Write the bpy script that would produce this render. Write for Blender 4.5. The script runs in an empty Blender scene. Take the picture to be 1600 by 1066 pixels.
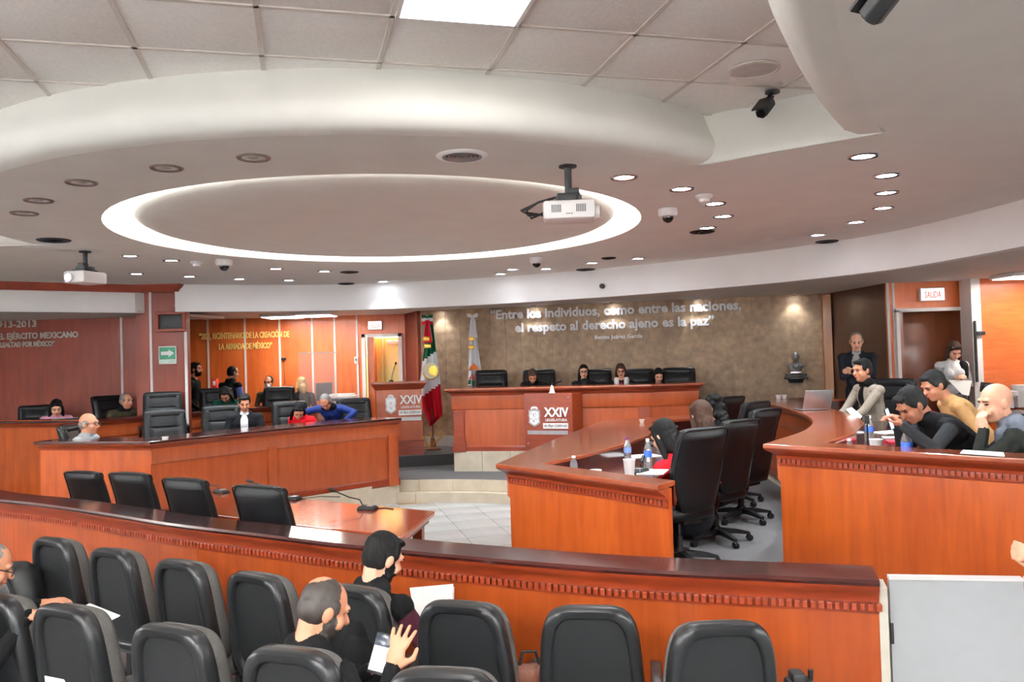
import bpy, bmesh, math, random
import numpy as np
from mathutils import Vector as V, Matrix as M
random.seed(7)
C = bpy.context.scene.collection
SC = bpy.context.scene
PI = math.pi
R = math.radians

# ---------------------------------------------------------------- camera
FPX = 1300.0
PITCH = math.atan(30 / FPX); ROLL = .029; EYE = 2.0
f0 = V((0, math.cos(PITCH), math.sin(PITCH))); u0 = V((0, -math.sin(PITCH), math.cos(PITCH))); r0 = V((1, 0, 0))
cr = r0 * math.cos(ROLL) - u0 * math.sin(ROLL); cu = u0 * math.cos(ROLL) + r0 * math.sin(ROLL)
cam = bpy.data.cameras.new('camera'); cam.sensor_width = 36; cam.lens = FPX / 1600 * 36; cam.clip_start = .05
co = bpy.data.objects.new('camera', cam); C.objects.link(co)
mw = M.Identity(4)
for i in range(3):
    mw[i][0] = cr[i]; mw[i][1] = cu[i]; mw[i][2] = -f0[i]
mw[2][3] = EYE
co.matrix_world = mw
SC.camera = co
# ---------------------------------------------------------------- world and exposure
w = bpy.data.worlds.new('world'); SC.world = w; w.use_nodes = True
w.node_tree.nodes['Background'].inputs[0].default_value = (.8, .85, 1, 1)
w.node_tree.nodes['Background'].inputs[1].default_value = .05
SC.view_settings.view_transform = 'Standard'; SC.view_settings.look = 'None'
SC.view_settings.exposure = 1.76; SC.view_settings.gamma = 1; SC.view_settings.use_curve_mapping = False
try:
    SC.cycles.use_denoising = True
    SC.cycles.max_bounces = 8; SC.cycles.diffuse_bounces = 5; SC.cycles.sample_clamp_indirect = 4
except Exception: pass
# light levels (W) of the fixtures and added fill lights built further down
TROFFER_W = 10; DOWN_W = 33; COVE_E = 2.2; WASH_W = 10; STRIP_W = 6; FILL_W = 1000

def ray(px, py): return f0 + cr * ((px - 800) / FPX) - cu * ((py - 533) / FPX)
def W(px, py, z):                     # point of the photograph on the plane of height z
    d = ray(px, py); return V((0, 0, EYE)) + d * ((z - EYE) / d.z)
def WD(px, py, y):                    # point of the photograph at depth y
    d = ray(px, py); return V((0, 0, EYE)) + d * (y / d.y)

# ---------------------------------------------------------------- materials
def lin(c):
    return tuple(((x / 255) / 12.92 if x / 255 <= .04045 else ((x / 255 + .055) / 1.055) ** 2.4) for x in c)
def newmat(name):
    m = bpy.data.materials.new(name); m.use_nodes = True
    return m, m.node_tree.nodes, m.node_tree.links, m.node_tree.nodes['Principled BSDF']
def mat(name, rgb, rough=.5, metal=0, var=.12, scale=12, bump=0, bscale=60, coat=0, spec=.5, stretch=(1, 1, 1), rgb2=None, rand=0, trans=0, alpha=1, emis=0, sheen=0, subs=0):
    m, N, L, b = newmat(name)
    c = lin(rgb)
    b.inputs['Roughness'].default_value = rough; b.inputs['Metallic'].default_value = metal
    b.inputs['Specular IOR Level'].default_value = spec
    b.inputs['Coat Weight'].default_value = coat; b.inputs['Coat Roughness'].default_value = .08
    if trans: b.inputs['Transmission Weight'].default_value = trans; b.inputs['IOR'].default_value = 1.33
    if alpha < 1: b.inputs['Alpha'].default_value = alpha
    if sheen: b.inputs['Sheen Weight'].default_value = sheen
    if subs: b.inputs['Subsurface Weight'].default_value = subs; b.inputs['Subsurface Radius'].default_value = (.01, .004, .002)
    if emis:
        b.inputs['Emission Color'].default_value = (*c, 1); b.inputs['Emission Strength'].default_value = emis
    tc = N.new('ShaderNodeTexCoord'); mp = N.new('ShaderNodeMapping'); L.new(tc.outputs['Object'], mp.inputs[0])
    mp.inputs['Scale'].default_value = stretch
    nz = N.new('ShaderNodeTexNoise'); nz.inputs['Scale'].default_value = scale; nz.inputs['Detail'].default_value = 5
    L.new(mp.outputs[0], nz.inputs[0])
    rp = N.new('ShaderNodeValToRGB')
    c2 = lin(rgb2) if rgb2 else tuple(x * (1 + var) for x in c)
    c1 = tuple(x * (1 - var) for x in c)
    rp.color_ramp.elements[0].position = .3; rp.color_ramp.elements[1].position = .7
    rp.color_ramp.elements[0].color = (*c1, 1); rp.color_ramp.elements[1].color = (*c2, 1)
    L.new(nz.outputs[0], rp.inputs[0])
    out = rp.outputs[0]
    if rand:
        oi = N.new('ShaderNodeObjectInfo'); hs = N.new('ShaderNodeHueSaturation'); mr = N.new('ShaderNodeMapRange')
        mr.inputs[3].default_value = 1 - rand; mr.inputs[4].default_value = 1 + rand
        L.new(oi.outputs['Random'], mr.inputs[0]); L.new(mr.outputs[0], hs.inputs['Value']); L.new(out, hs.inputs['Color']); out = hs.outputs[0]
    L.new(out, b.inputs['Base Color'])
    if bump:
        n2 = N.new('ShaderNodeTexNoise'); n2.inputs['Scale'].default_value = bscale; n2.inputs['Detail'].default_value = 3
        bp = N.new('ShaderNodeBump'); bp.inputs['Strength'].default_value = bump; bp.inputs['Distance'].default_value = .01
        L.new(mp.outputs[0], n2.inputs[0]); L.new(n2.outputs[0], bp.inputs['Height']); L.new(bp.outputs[0], b.inputs['Normal'])
    return m
def wood(name, rgb, rgb2, rough=.3, coat=.3, scale=1.0, horiz=False):
    m, N, L, b = newmat(name)
    tc = N.new('ShaderNodeTexCoord'); mp = N.new('ShaderNodeMapping'); L.new(tc.outputs['Object'], mp.inputs[0])
    mp.inputs['Scale'].default_value = (2 * scale, 2 * scale, 14 * scale) if horiz else (9 * scale, 9 * scale, .9 * scale)
    n1 = N.new('ShaderNodeTexNoise'); n1.inputs['Scale'].default_value = 1.6; n1.inputs['Detail'].default_value = 7; n1.inputs['Distortion'].default_value = .7
    L.new(mp.outputs[0], n1.inputs[0])
    n3 = N.new('ShaderNodeTexNoise'); n3.inputs['Scale'].default_value = 2.2 * scale; n3.inputs['Detail'].default_value = 3
    L.new(tc.outputs['Object'], n3.inputs[0])
    mx = N.new('ShaderNodeMath'); mx.operation = 'MULTIPLY_ADD'; mx.inputs[1].default_value = .55
    mm = N.new('ShaderNodeMath'); mm.operation = 'MULTIPLY'; mm.inputs[1].default_value = .45
    L.new(n3.outputs[0], mm.inputs[0]); L.new(n1.outputs[0], mx.inputs[0]); L.new(mm.outputs[0], mx.inputs[2])
    rp = N.new('ShaderNodeValToRGB'); rp.color_ramp.elements[0].position = .36; rp.color_ramp.elements[1].position = .64
    rp.color_ramp.elements[0].color = (*lin(rgb), 1); rp.color_ramp.elements[1].color = (*lin(rgb2), 1)
    L.new(mx.outputs[0], rp.inputs[0])
    L.new(rp.outputs[0], b.inputs['Base Color'])
    b.inputs['Roughness'].default_value = rough; b.inputs['Coat Weight'].default_value = coat; b.inputs['Coat Roughness'].default_value = .12
    bp = N.new('ShaderNodeBump'); bp.inputs['Strength'].default_value = .03; bp.inputs['Distance'].default_value = .01
    L.new(n1.outputs[0], bp.inputs['Height']); L.new(bp.outputs[0], b.inputs['Normal'])
    return m
def glow(name, rgb, s):
    m, N, L, b = newmat(name)
    b.inputs['Base Color'].default_value = (*lin(rgb), 1)
    b.inputs['Emission Color'].default_value = (*lin(rgb), 1); b.inputs['Emission Strength'].default_value = s
    return m

PLASTER = mat('plaster_paint', (222, 220, 214), .85, var=.03, scale=3, bump=.05, bscale=25)
PLASTER_W = mat('plaster_white', (240, 240, 240), .8, var=.02, scale=3)
TILE_C = mat('mineral_ceiling_tile', (236, 232, 228), .95, var=.05, scale=60, bump=.25, bscale=160, rand=.03)
GRIDBAR = mat('ceiling_grid_paint', (205, 196, 188), .6, var=.03)
WOOD_P = wood('wood_orange_veneer', (150, 62, 18), (182, 86, 30))
WOOD_PB = wood('wood_barrier_veneer', (134, 54, 15), (160, 72, 25))
WOOD_F = wood('wood_front_veneer', (150, 66, 30), (176, 84, 42))
WOOD_T = wood('wood_red_moulding', (118, 42, 20), (146, 58, 28), horiz=True)
WOOD_D = wood('wood_dark_top', (52, 18, 16), (70, 26, 22), .16, .8, horiz=True)
WOOD_C = wood('wood_counter_top', (134, 62, 36), (156, 78, 48), .2, .7, horiz=True)
WOOD_W = wood('wood_wall_panel', (196, 92, 38), (216, 112, 52), .35, .2)
WOOD_R = wood('wood_dark_red_wall', (110, 40, 22), (130, 52, 30), .55, .04)
WOOD_B = wood('wood_brown_door', (110, 56, 30), (132, 70, 40), .35, .2)
STRIP = mat('white_metal_strip', (226, 222, 220), .4, var=.02)
STONE_L = mat('cream_stone', (194, 182, 160), .5, var=.06, scale=5, rand=.04, rgb2=(206, 196, 178))
STONE_W = mat('brown_wall_stone', (150, 124, 98), .5, var=.2, scale=9, rgb2=(182, 152, 120), rand=.10, bump=.08, bscale=40)
GROUT = mat('pale_grout', (176, 150, 120), .9)
FLOORT = mat('white_floor_tile', (172, 174, 174), .22, var=.05, scale=5, rand=.03)
CARPET = mat('grey_carpet', (92, 90, 90), .97, var=.2, scale=220, bump=.4, bscale=300)
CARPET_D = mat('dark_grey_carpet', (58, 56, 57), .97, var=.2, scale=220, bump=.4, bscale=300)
LEATHER = mat('black_leather', (13, 14, 17), .42, spec=.3, var=.15, scale=20, bump=.12, bscale=120)
PLASTIC = mat('black_plastic', (27, 28, 30), .36, var=.06, scale=40, bump=.06, bscale=400)
PLASTIC_I = mat('black_plastic_inset', (20, 21, 23), .5, var=.06, scale=40, bump=.06, bscale=400)
FABRIC_G = mat('grey_seat_fabric', (84, 82, 80), .9, var=.15, scale=150, bump=.3, bscale=300)
BLACK = mat('black_matte', (16, 16, 18), .55, var=.1)
BLACK_G = mat('black_gloss', (10, 10, 12), .12, var=.1)
CHROME = mat('chrome_metal', (200, 200, 205), .18, 1, var=.04)
SILVER = mat('silver_paint', (176, 178, 182), .3, .7, var=.06)
GOLD = mat('gold_metal', (210, 168, 70), .3, .8, var=.1)
LET_W = mat('white_letter', (238, 238, 240), .35, var=.02)
LET_S = mat('silver_letter', (190, 186, 178), .35, .3, var=.03)
LET_G = mat('gold_letter', (255, 222, 130), .3, .15, var=.04)
PAPER = mat('white_paper', (244, 243, 240), .8, var=.02)
WHITEP = mat('white_plastic', (226, 222, 222), .35, var=.02)
SKIN = [mat('skin_fair', (222, 166, 138), .5, var=.06, scale=25, subs=.05), mat('skin_tan', (192, 132, 102), .5, var=.06, scale=25, subs=.05), mat('skin_brown', (160, 104, 78), .5, var=.06, scale=25, subs=.05)]
LIPS = mat('lips', (176, 92, 86), .5); EYED = mat('eye_dark', (40, 28, 24), .3)
HAIR_K = mat('hair_black', (10, 9, 9), .75, spec=.25, var=.3, scale=60, stretch=(1, 1, .15), bump=.5, bscale=120)
HAIR_B = mat('hair_brown', (58, 36, 25), .7, spec=.3, var=.3, scale=60, stretch=(1, 1, .15), bump=.5, bscale=120)
HAIR_Y = mat('hair_blond', (186, 150, 96), .5, var=.3, scale=60, stretch=(1, 1, .15), bump=.5, bscale=120)
HAIR_G = mat('hair_grey', (120, 116, 114), .55, var=.3, scale=60, bump=.4, bscale=120)
HAIR_S = mat('stubble_shadow', (46, 38, 34), .6, var=.2, scale=80)
def cloth(name, rgb, var=.1, rough=.9): return mat(name, rgb, rough, var=var, scale=14, bump=.5, bscale=22, spec=.2)
CL = dict(black=cloth('cloth_black', (12, 12, 14)), navy=cloth('cloth_navy', (16, 19, 28)), charcoal=cloth('cloth_charcoal', (36, 37, 40)), suit=cloth('cloth_dark_suit', (22, 23, 28)),
          pink=cloth('cloth_pink', (226, 160, 186)), olive=cloth('cloth_olive', (66, 60, 44)), grey=cloth('cloth_light_grey', (150, 150, 150)), blazer=cloth('cloth_grey_blazer', (142, 132, 120)),
          blue=cloth('cloth_blue_puffer', (26, 46, 110), .1, .5), red=cloth('cloth_red', (206, 22, 34)), green=cloth('cloth_dark_green', (18, 62, 52)), tan=cloth('cloth_tan', (168, 128, 84)),
          maroon=cloth('cloth_maroon', (66, 24, 38)), white=cloth('cloth_white', (232, 232, 234)), ltblue=cloth('cloth_light_blue', (172, 186, 206)), jeans=cloth('cloth_dark_trousers', (20, 21, 27)),
          parka=cloth('cloth_dark_parka', (30, 32, 29)), hood=cloth('cloth_grey_hood', (110, 116, 128)), check=cloth('cloth_blue_check', (96, 120, 190)), mask=cloth('cloth_mask', (190, 205, 225)), burg=cloth('cloth_burgundy', (120, 24, 50)))

# ---------------------------------------------------------------- object helpers
def tag(o, label=None, cat=None, group=None, kind=None):
    if label: o['label'] = label
    if cat: o['category'] = cat
    if group: o['group'] = group
    if kind: o['kind'] = kind
    return o
def thing(name, label, cat, loc=(0, 0, 0), rz=0, group=None):
    o = bpy.data.objects.new(name, None); C.objects.link(o); o.empty_display_size = .1
    o.location = loc; o.rotation_euler = (0, 0, rz)
    return tag(o, label, cat, group)
def copy_tree(o, parent=None):
    c = o.copy(); C.objects.link(c); c.parent = parent
    for ch in o.children: copy_tree(ch, c)
    return c
def link(name, me, parent=None):
    o = bpy.data.objects.new(name, me); C.objects.link(o)
    if parent is not None: o.parent = parent
    return o

class MB:
    def __init__(s): s.v = []; s.f = []; s.m = []; s.mi = 0
    def add(s, vs, fs):
        k = len(s.v); s.v += [tuple(x) for x in vs]
        for q in fs: s.f.append([i + k for i in q]); s.m.append(s.mi)
        return s
    def box(s, c, size, rot=None, top=(1, 1)):
        x, y, z = size[0] / 2, size[1] / 2, size[2] / 2
        p = [(-x, -y, -z), (x, -y, -z), (x, y, -z), (-x, y, -z), (-x * top[0], -y * top[1], z), (x * top[0], -y * top[1], z), (x * top[0], y * top[1], z), (-x * top[0], y * top[1], z)]
        p = [V(q) for q in p]
        if rot is not None:
            p = [rot @ q for q in p]
        p = [q + V(c) for q in p]
        return s.add(p, [(0, 3, 2, 1), (4, 5, 6, 7), (0, 1, 5, 4), (1, 2, 6, 5), (2, 3, 7, 6), (3, 0, 4, 7)])
    def rbox(s, c, size, r=.01, rot=None):       # box with all edges chamfered
        x, y, z = size[0] / 2, size[1] / 2, size[2] / 2
        bm = bmesh.new(); bmesh.ops.create_cube(bm, size=1)
        for vv in bm.verts: vv.co = V((vv.co.x * 2 * x, vv.co.y * 2 * y, vv.co.z * 2 * z))
        bmesh.ops.bevel(bm, geom=bm.edges[:], offset=min(r, x * .9, y * .9, z * .9), segments=2, affect='EDGES', profile=.5)
        bm.verts.index_update()
        vs = [(rot @ q.co if rot is not None else q.co) + V(c) for q in bm.verts]
        fs = [[q.index for q in f.verts] for f in bm.faces]; bm.free()
        return s.add(vs, fs)
    def loft(s, rings, cap=True, closed=True):
        n = len(rings[0]); vs = [p for r_ in rings for p in r_]; fs = []
        for i in range(len(rings) - 1):
            for j in range(n if closed else n - 1):
                a = i * n + j; b = i * n + (j + 1) % n
                fs.append((a, b, b + n, a + n))
        if cap and closed:
            fs.append(tuple(reversed(range(n)))); fs.append(tuple(range((len(rings) - 1) * n, len(rings) * n)))
        return s.add(vs, fs)
    def tube(s, pts, r, n=8, cap=True):
        pts = [V(p) for p in pts]; rs = r if isinstance(r, (list, tuple)) else [r] * len(pts)
        rings = []; up = None
        for i, p in enumerate(pts):
            d = (pts[min(i + 1, len(pts) - 1)] - pts[max(i - 1, 0)]).normalized()
            if up is None: up = V((0, 0, 1)) if abs(d.z) < .9 else V((0, 1, 0))
            a = d.cross(up).normalized(); b = a.cross(d).normalized(); up = b
            rings.append([p + (a * math.cos(2 * PI * k / n) + b * math.sin(2 * PI * k / n)) * rs[i] for k in range(n)])
        return s.loft(rings, cap)
    def lathe(s, prof, n=16, c=(0, 0, 0), cap=True, axis=None):
        rings = []
        for r_, z in prof:
            ring = [V((r_ * math.cos(2 * PI * k / n), r_ * math.sin(2 * PI * k / n), z)) for k in range(n)]
            if axis is not None: ring = [axis @ q for q in ring]
            rings.append([q + V(c) for q in ring])
        return s.loft(rings, cap)
    def ell(s, c, r, n=12, m=8, rot=None):
        rings = []
        for i in range(m + 1):
            t = -PI / 2 + PI * i / m; cz = math.sin(t); cr_ = max(math.cos(t), .02)
            ring = [V((r[0] * cr_ * math.cos(2 * PI * k / n), r[1] * cr_ * math.sin(2 * PI * k / n), r[2] * cz)) for k in range(n)]
            if rot is not None: ring = [rot @ q for q in ring]
            rings.append([q + V(c) for q in ring])
        return s.loft(rings, True)
    def prism(s, poly, z0, z1):
        n = len(poly); bm = bmesh.new()
        vs = [bm.verts.new((p[0], p[1], 0)) for p in poly]; f = bm.faces.new(vs)
        flip = f.normal.z
        f.normal_update()
        if f.normal.z < 0: poly = list(reversed(poly))
        bm.free()
        vs = [(p[0], p[1], z0) for p in poly] + [(p[0], p[1], z1) for p in poly]
        fs = [tuple(reversed(range(n))), tuple(range(n, 2 * n))] + [(i, (i + 1) % n, (i + 1) % n + n, i + n) for i in range(n)]
        return s.add(vs, fs)
    def sweep(s, path, prof, cap=True, close_prof=True, z0=0):      # prof: (offset to the left of the path, z)
        off = offsets(path); rings = []
        for p, nrm in zip(path, off):
            rings.append([V((p[0] + nrm[0] * a, p[1] + nrm[1] * a, z0 + z)) for a, z in prof])
        return s.loft(rings, cap and close_prof, close_prof)
    def build(s, name, mats, parent=None, smooth=35, kind=None, label=None, bevel=0):
        me = bpy.data.meshes.new(name); me.from_pydata(s.v, [], s.f)
        for m in (mats if isinstance(mats, (list, tuple)) else [mats]): me.materials.append(m)
        if any(s.m): me.polygons.foreach_set('material_index', s.m)
        bm = bmesh.new(); bm.from_mesh(me); bmesh.ops.recalc_face_normals(bm, faces=bm.faces[:]); bm.to_mesh(me); bm.free()
        if smooth:
            me.shade_smooth(); me.set_sharp_from_angle(angle=R(smooth))
        o = link(name, me, parent)
        if bevel:
            b = o.modifiers.new('bevel', 'BEVEL'); b.width = bevel; b.segments = 2; b.limit_method = 'ANGLE'
        if kind: o['kind'] = kind
        if label: o['label'] = label
        return o
def offsets(path):                    # mitred left-hand unit offsets along a 2D path
    n = len(path); res = []
    for i in range(n):
        ds = []
        if i > 0: ds.append((V(path[i][:2]) - V(path[i - 1][:2])).normalized())
        if i < n - 1: ds.append((V(path[i + 1][:2]) - V(path[i][:2])).normalized())
        ns = [V((-d.y, d.x)) for d in ds]
        if len(ns) == 2:
            m_ = (ns[0] + ns[1]).normalized(); k = 1 / max(m_.dot(ns[0]), .35); res.append(m_ * k)
        else: res.append(ns[0])
    return res
def spline(pts, seg=6):
    P = [V(p[:2]) for p in pts]; P = [P[0] * 2 - P[1]] + P + [P[-1] * 2 - P[-2]]; out = []
    for i in range(1, len(P) - 2):
        for k in range(seg):
            t = k / seg; a, b, c, d = P[i - 1], P[i], P[i + 1], P[i + 2]
            out.append(.5 * ((2 * b) + (c - a) * t + (2 * a - 5 * b + 4 * c - d) * t * t + (3 * b - a - 3 * c + d) * t ** 3))
    out.append(P[-2]); return [tuple(q) for q in out]
def along(path, step):                # points every `step` metres: (point, direction)
    out = []; left = step / 2
    for a, b in zip(path, path[1:]):
        a = V(a[:2]); b = V(b[:2]); L_ = (b - a).length; d = (b - a) / L_; t = left
        while t < L_: out.append((a + d * t, d)); t += step
        left = t - L_
    return out
def off_path(path, k): return [(p[0] + o[0] * k, p[1] + o[1] * k) for p, o in zip(path, offsets(path))]
def rotz(a): return M.Rotation(a, 3, 'Z')
def rotx(a): return M.Rotation(a, 3, 'X')
def roty(a): return M.Rotation(a, 3, 'Y')
def lamp(name, kind, loc, power, parent=None, size=.1, size_y=None, color=(1, 1, 1), spot=None, rot=(0, 0, 0), blend=.6):
    l = bpy.data.lights.new(name, kind); l.energy = power; l.color = color
    if kind == 'AREA':
        l.size = size
        if size_y: l.shape = 'RECTANGLE'; l.size_y = size_y
    else: l.shadow_soft_size = size
    if kind == 'SPOT': l.spot_size = R(spot); l.spot_blend = blend
    o = bpy.data.objects.new(name, l); C.objects.link(o); o.location = loc; o.rotation_euler = rot
    if parent is not None: o.parent = parent
    return o
ORD = ['first', 'second', 'third', 'fourth', 'fifth', 'sixth', 'seventh', 'eighth', 'ninth', 'tenth', 'eleventh', 'twelfth']

def text_mesh(body, size, depth, shear=0, bold=0):
    cu_ = bpy.data.curves.new('t', 'FONT'); cu_.body = body; cu_.size = size; cu_.extrude = depth / 2; cu_.offset = bold; cu_.resolution_u = 2; cu_.shear = shear
    o = bpy.data.objects.new('t', cu_); C.objects.link(o)
    dg = bpy.context.evaluated_depsgraph_get(); me = bpy.data.meshes.new_from_object(o.evaluated_get(dg))
    bpy.data.objects.remove(o); bpy.data.curves.remove(cu_)
    return me
def lettering(parent, body, width, height_cap, depth, m, left, up, origin, out, shear=0, bold=0, align='c', per_letter=True, name='letter'):
    """raised letters: text scaled to `width` x cap height on a plane through origin; left->right direction, up, and outward normal."""
    me = text_mesh(body, 1, 1, shear, bold)
    co_ = np.empty(len(me.vertices) * 3); me.vertices.foreach_get('co', co_); co_ = co_.reshape(-1, 3)
    lo = co_.min(0); hi = co_.max(0)
    sx = width / (hi[0] - lo[0]); sy = height_cap / .73
    x = (co_[:, 0] - lo[0]) * sx - {'c': width / 2, 'l': 0, 'r': width}[align]; y = co_[:, 1] * sy; z = (co_[:, 2] + .5) * depth
    bm = bmesh.new(); bm.from_mesh(me)
    rx, ru, rn = V(left), V(up), V(out); O = V(origin)
    for i, vv in enumerate(bm.verts): vv.co = V((x[i], y[i], z[i]))
    bmesh.ops.remove_doubles(bm, verts=bm.verts[:], dist=1e-5)
    if not per_letter:
        for vv in bm.verts: vv.co = O + rx * vv.co.x + ru * vv.co.y + rn * vv.co.z
        nm = bpy.data.meshes.new(name); bm.to_mesh(nm); bm.free(); nm.materials.append(m); link(name, nm, parent); return
    bm.verts.ensure_lookup_table(); seen = set(); isl = []
    for v0 in bm.verts:
        if v0.index in seen: continue
        st = [v0]; seen.add(v0.index); comp = []
        while st:
            a = st.pop(); comp.append(a)
            for e in a.link_edges:
                b = e.other_vert(a)
                if b.index not in seen: seen.add(b.index); st.append(b)
        xs = [a.co.x for a in comp]; isl.append([min(xs), max(xs), comp])
    isl.sort(key=lambda q: q[0]); groups = []
    for g in isl:
        if groups and min(g[1], groups[-1][1]) - max(g[0], groups[-1][0]) > .5 * min(g[1] - g[0], groups[-1][1] - groups[-1][0]):
            groups[-1][1] = max(groups[-1][1], g[1]); groups[-1][2] += g[2]
        else: groups.append(g)
    for g in groups:
        idx = {a.index: k for k, a in enumerate(g[2])}
        fs = []; done = set()
        for a in g[2]:
            for f in a.link_faces:
                if f.index not in done: done.add(f.index); fs.append([idx[q.index] for q in f.verts])
        nm = bpy.data.meshes.new(name)
        nm.from_pydata([O + rx * a.co.x + ru * a.co.y + rn * a.co.z for a in g[2]], [], fs); nm.materials.append(m)
        link(name, nm, parent)
    bm.free()
# ================================================================ ROOM
ZC = 3.62; ZS = 3.28; ZF = 2.87; ZB = 2.95          # tile ceiling, soffit, fascia bottom, rear ceilings
CX, CY = -1.2, 8.0
def flat_fill(name, outer, holes, z, m, kind='structure', parent=None, thick=.04, up=True):
    bm = bmesh.new(); es = []
    for loop in [outer] + holes:
        vs = [bm.verts.new((p[0], p[1], z)) for p in loop]
        for i in range(len(vs)): es.append(bm.edges.new((vs[i], vs[(i + 1) % len(vs)])))
    bmesh.ops.triangle_fill(bm, use_beauty=True, use_dissolve=False, edges=es)
    bmesh.ops.recalc_face_normals(bm, faces=bm.faces[:])
    ext = bmesh.ops.extrude_face_region(bm, geom=bm.faces[:])
    for q in ext['geom']:
        if isinstance(q, bmesh.types.BMVert): q.co.z += thick
    bmesh.ops.recalc_face_normals(bm, faces=bm.faces[:])
    me = bpy.data.meshes.new(name); bm.to_mesh(me); bm.free(); me.materials.append(m)
    o = link(name, me, parent)
    if kind: o['kind'] = kind
    return o
def circ(r, n=72, a0=0, a1=360, cx=CX, cy=CY): return [(cx + r * math.cos(R(a0 + (a1 - a0) * i / n)), cy + r * math.sin(R(a0 + (a1 - a0) * i / n))) for i in range(n if a1 - a0 == 360 else n + 1)]

# ---- floors
PART = spline([(-5.6, 8.35), (-4.75, 7.67), (-3.95, 7.2), (-3.15, 6.66), (-2.4, 6.12), (-1.62, 5.65), (-1.0, 5.27), (-.3, 4.9), (.6, 4.49), (1.76, 4.13)], 5)   # centre line of the public barrier
LT1 = [(-1.68, 12.0), (-3.05, 10.55), (-4.02, 9.3), (-5.5, 9.72)]; RT1 = [(.95, 5.22), (-.05, 6.5), (.5, 8.2), (1.22, 10.6), (2.42, 11.08)]
STEP = spline([(-1.9, 12.2), (-1.63, 12.16), (-.8, 12.05), (0, 11.76), (.8, 11.3), (1.35, 10.75)], 5)
MB().prism([(-10, -3.2), (9, -3.2), (9, 17.5), (-10, 17.5)], -.3, -.12).build('floor', CARPET, kind='structure')
b = MB(); b.prism(off_path(PART, .05) + [(2.6, 4.4), (3.5, 9), (2.5, 13.5), (-3, 13.5), (-7, 10)], -.12, -.006); well = b.build('floor', GROUT, kind='structure')
ang = R(14); tv = V((math.cos(ang), math.sin(ang))); tw = V((-tv.y, tv.x)); ts = .5; tm = None; n = 0
for i in range(-8, 7):
    for j in range(-2, 16):
        c = V((-1, 6)) + tv * (i * ts) + tw * (j * ts)
        p = proj_in = (c.x, c.y)
        if c.y < 5.2 or c.y > 12 or c.x > 1.0 or c.x < -3.4 or c.y < 5.2 - (c.x + .9) * .62 + .35 or (c.x < -2 and c.y > 10.2 + (c.x + 3) * 1.2) or c.x > -.15 + (c.y - 6.2) * .3: continue
        if tm is None:
            o = MB().rbox((0, 0, 0), (ts - .006, ts - .006, .012), .002).build('floor_tile', FLOORT, well); tm = o.data
        else: o = link('floor_tile', tm, well)
        o.location = (c.x, c.y, 0); o.rotation_euler = (0, 0, ang)
# ---- raised carpets: first tier and speaker level
t1 = [(1.9, 4.5), RT1[0], RT1[1], RT1[2], (1.2, 10.6)] + [p for p in reversed(STEP) if p[0] < 1.25] + LT1 + [(-8.9, 10.9), (-8.9, 17), (8.6, 17), (8.6, 3.2), (3.4, 3.6)]
b = MB(); b.prism(t1, -.1, .3); b.m = [0 if i == 1 else 1 for i in range(len(b.f))]; b.build('floor', [CARPET, STONE_L], kind='structure', smooth=0)
# lower step of cream stone blocks
low = off_path(STEP, -.24); top_ = STEP
st = MB().prism([(-2.1, 12.2), *[(p[0], p[1]) for p in off_path(STEP, -.2)], (1.3, 11.2), (0, 12.4)], -.05, .135).build('trim_1', STONE_L, kind='structure')
def stone_course(path, z0, z1, thick, parent, w=.5):
    for q, d in along(path, w):
        nn = V((-d.y, d.x))
        p = [q - d * (w / 2 - .003) + nn * .0, q + d * (w / 2 - .003), q + d * (w / 2 - .003) - nn * thick, q - d * (w / 2 - .003) - nn * thick]
        MB().prism([tuple(x) for x in p], z0, z1).build('stone', STONE_L, parent, smooth=0)
stone_course(STEP, .14, .303, .02, st); stone_course(off_path(STEP, -.2), 0, .15, .02, st)
for a, b_ in zip(LT1[:2], LT1[1:3]): pass
# podium dais, rostrum dais, second tiers
ros = [(-.95, 12.97), (2.0, 12.35), (2.72, 12.45)]
pd = [(-2.6, 13.45), (-1.92, 13.62), (-.95, 13.85), (-.8, 15.2), (-2.6, 15.6)]
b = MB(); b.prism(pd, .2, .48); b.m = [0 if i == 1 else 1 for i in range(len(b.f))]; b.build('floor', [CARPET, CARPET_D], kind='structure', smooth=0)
b = MB(); b.prism([ros[0], ros[1], ros[2], (3.3, 14.2), (-.7, 15.1)], .2, .6); b.m = [0 if i == 1 else 1 for i in range(len(b.f))]; rd = b.build('floor', [CARPET, STONE_L], kind='structure', smooth=0)
stone_course([ros[0], ros[1]], .3, .61, .02, rd, .45)
RT2 = spline([(1.89, 5.97), (2.5, 6.9), (2.95, 8.0), (3.22, 9.4), (3.42, 11.5)], 5)
LT2 = [(-4.05, 14.1), (-5.0, 12.9), (-5.92, 11.45), (-7.6, 12.02)]
b = MB(); b.prism([(4.2, 3.7), (3.6, 4.25)] + RT2 + [(5.0, 12.0), (5.3, 13), (8.6, 13), (8.6, 3.7)], .2, .45); b.m = [0 if i == 1 else 1 for i in range(len(b.f))]; rt2f = b.build('floor', [CARPET, STONE_L], kind='structure', smooth=0)
b = MB(); b.prism(LT2 + [(-8.9, 12.4), (-8.9, 17), (-2.1, 17), (-2.1, 15.7), (-3.6, 14.6)], .2, .48); b.m = [0 if i == 1 else 1 for i in range(len(b.f))]; b.build('floor', [CARPET, STONE_L], kind='structure', smooth=0)

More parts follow.
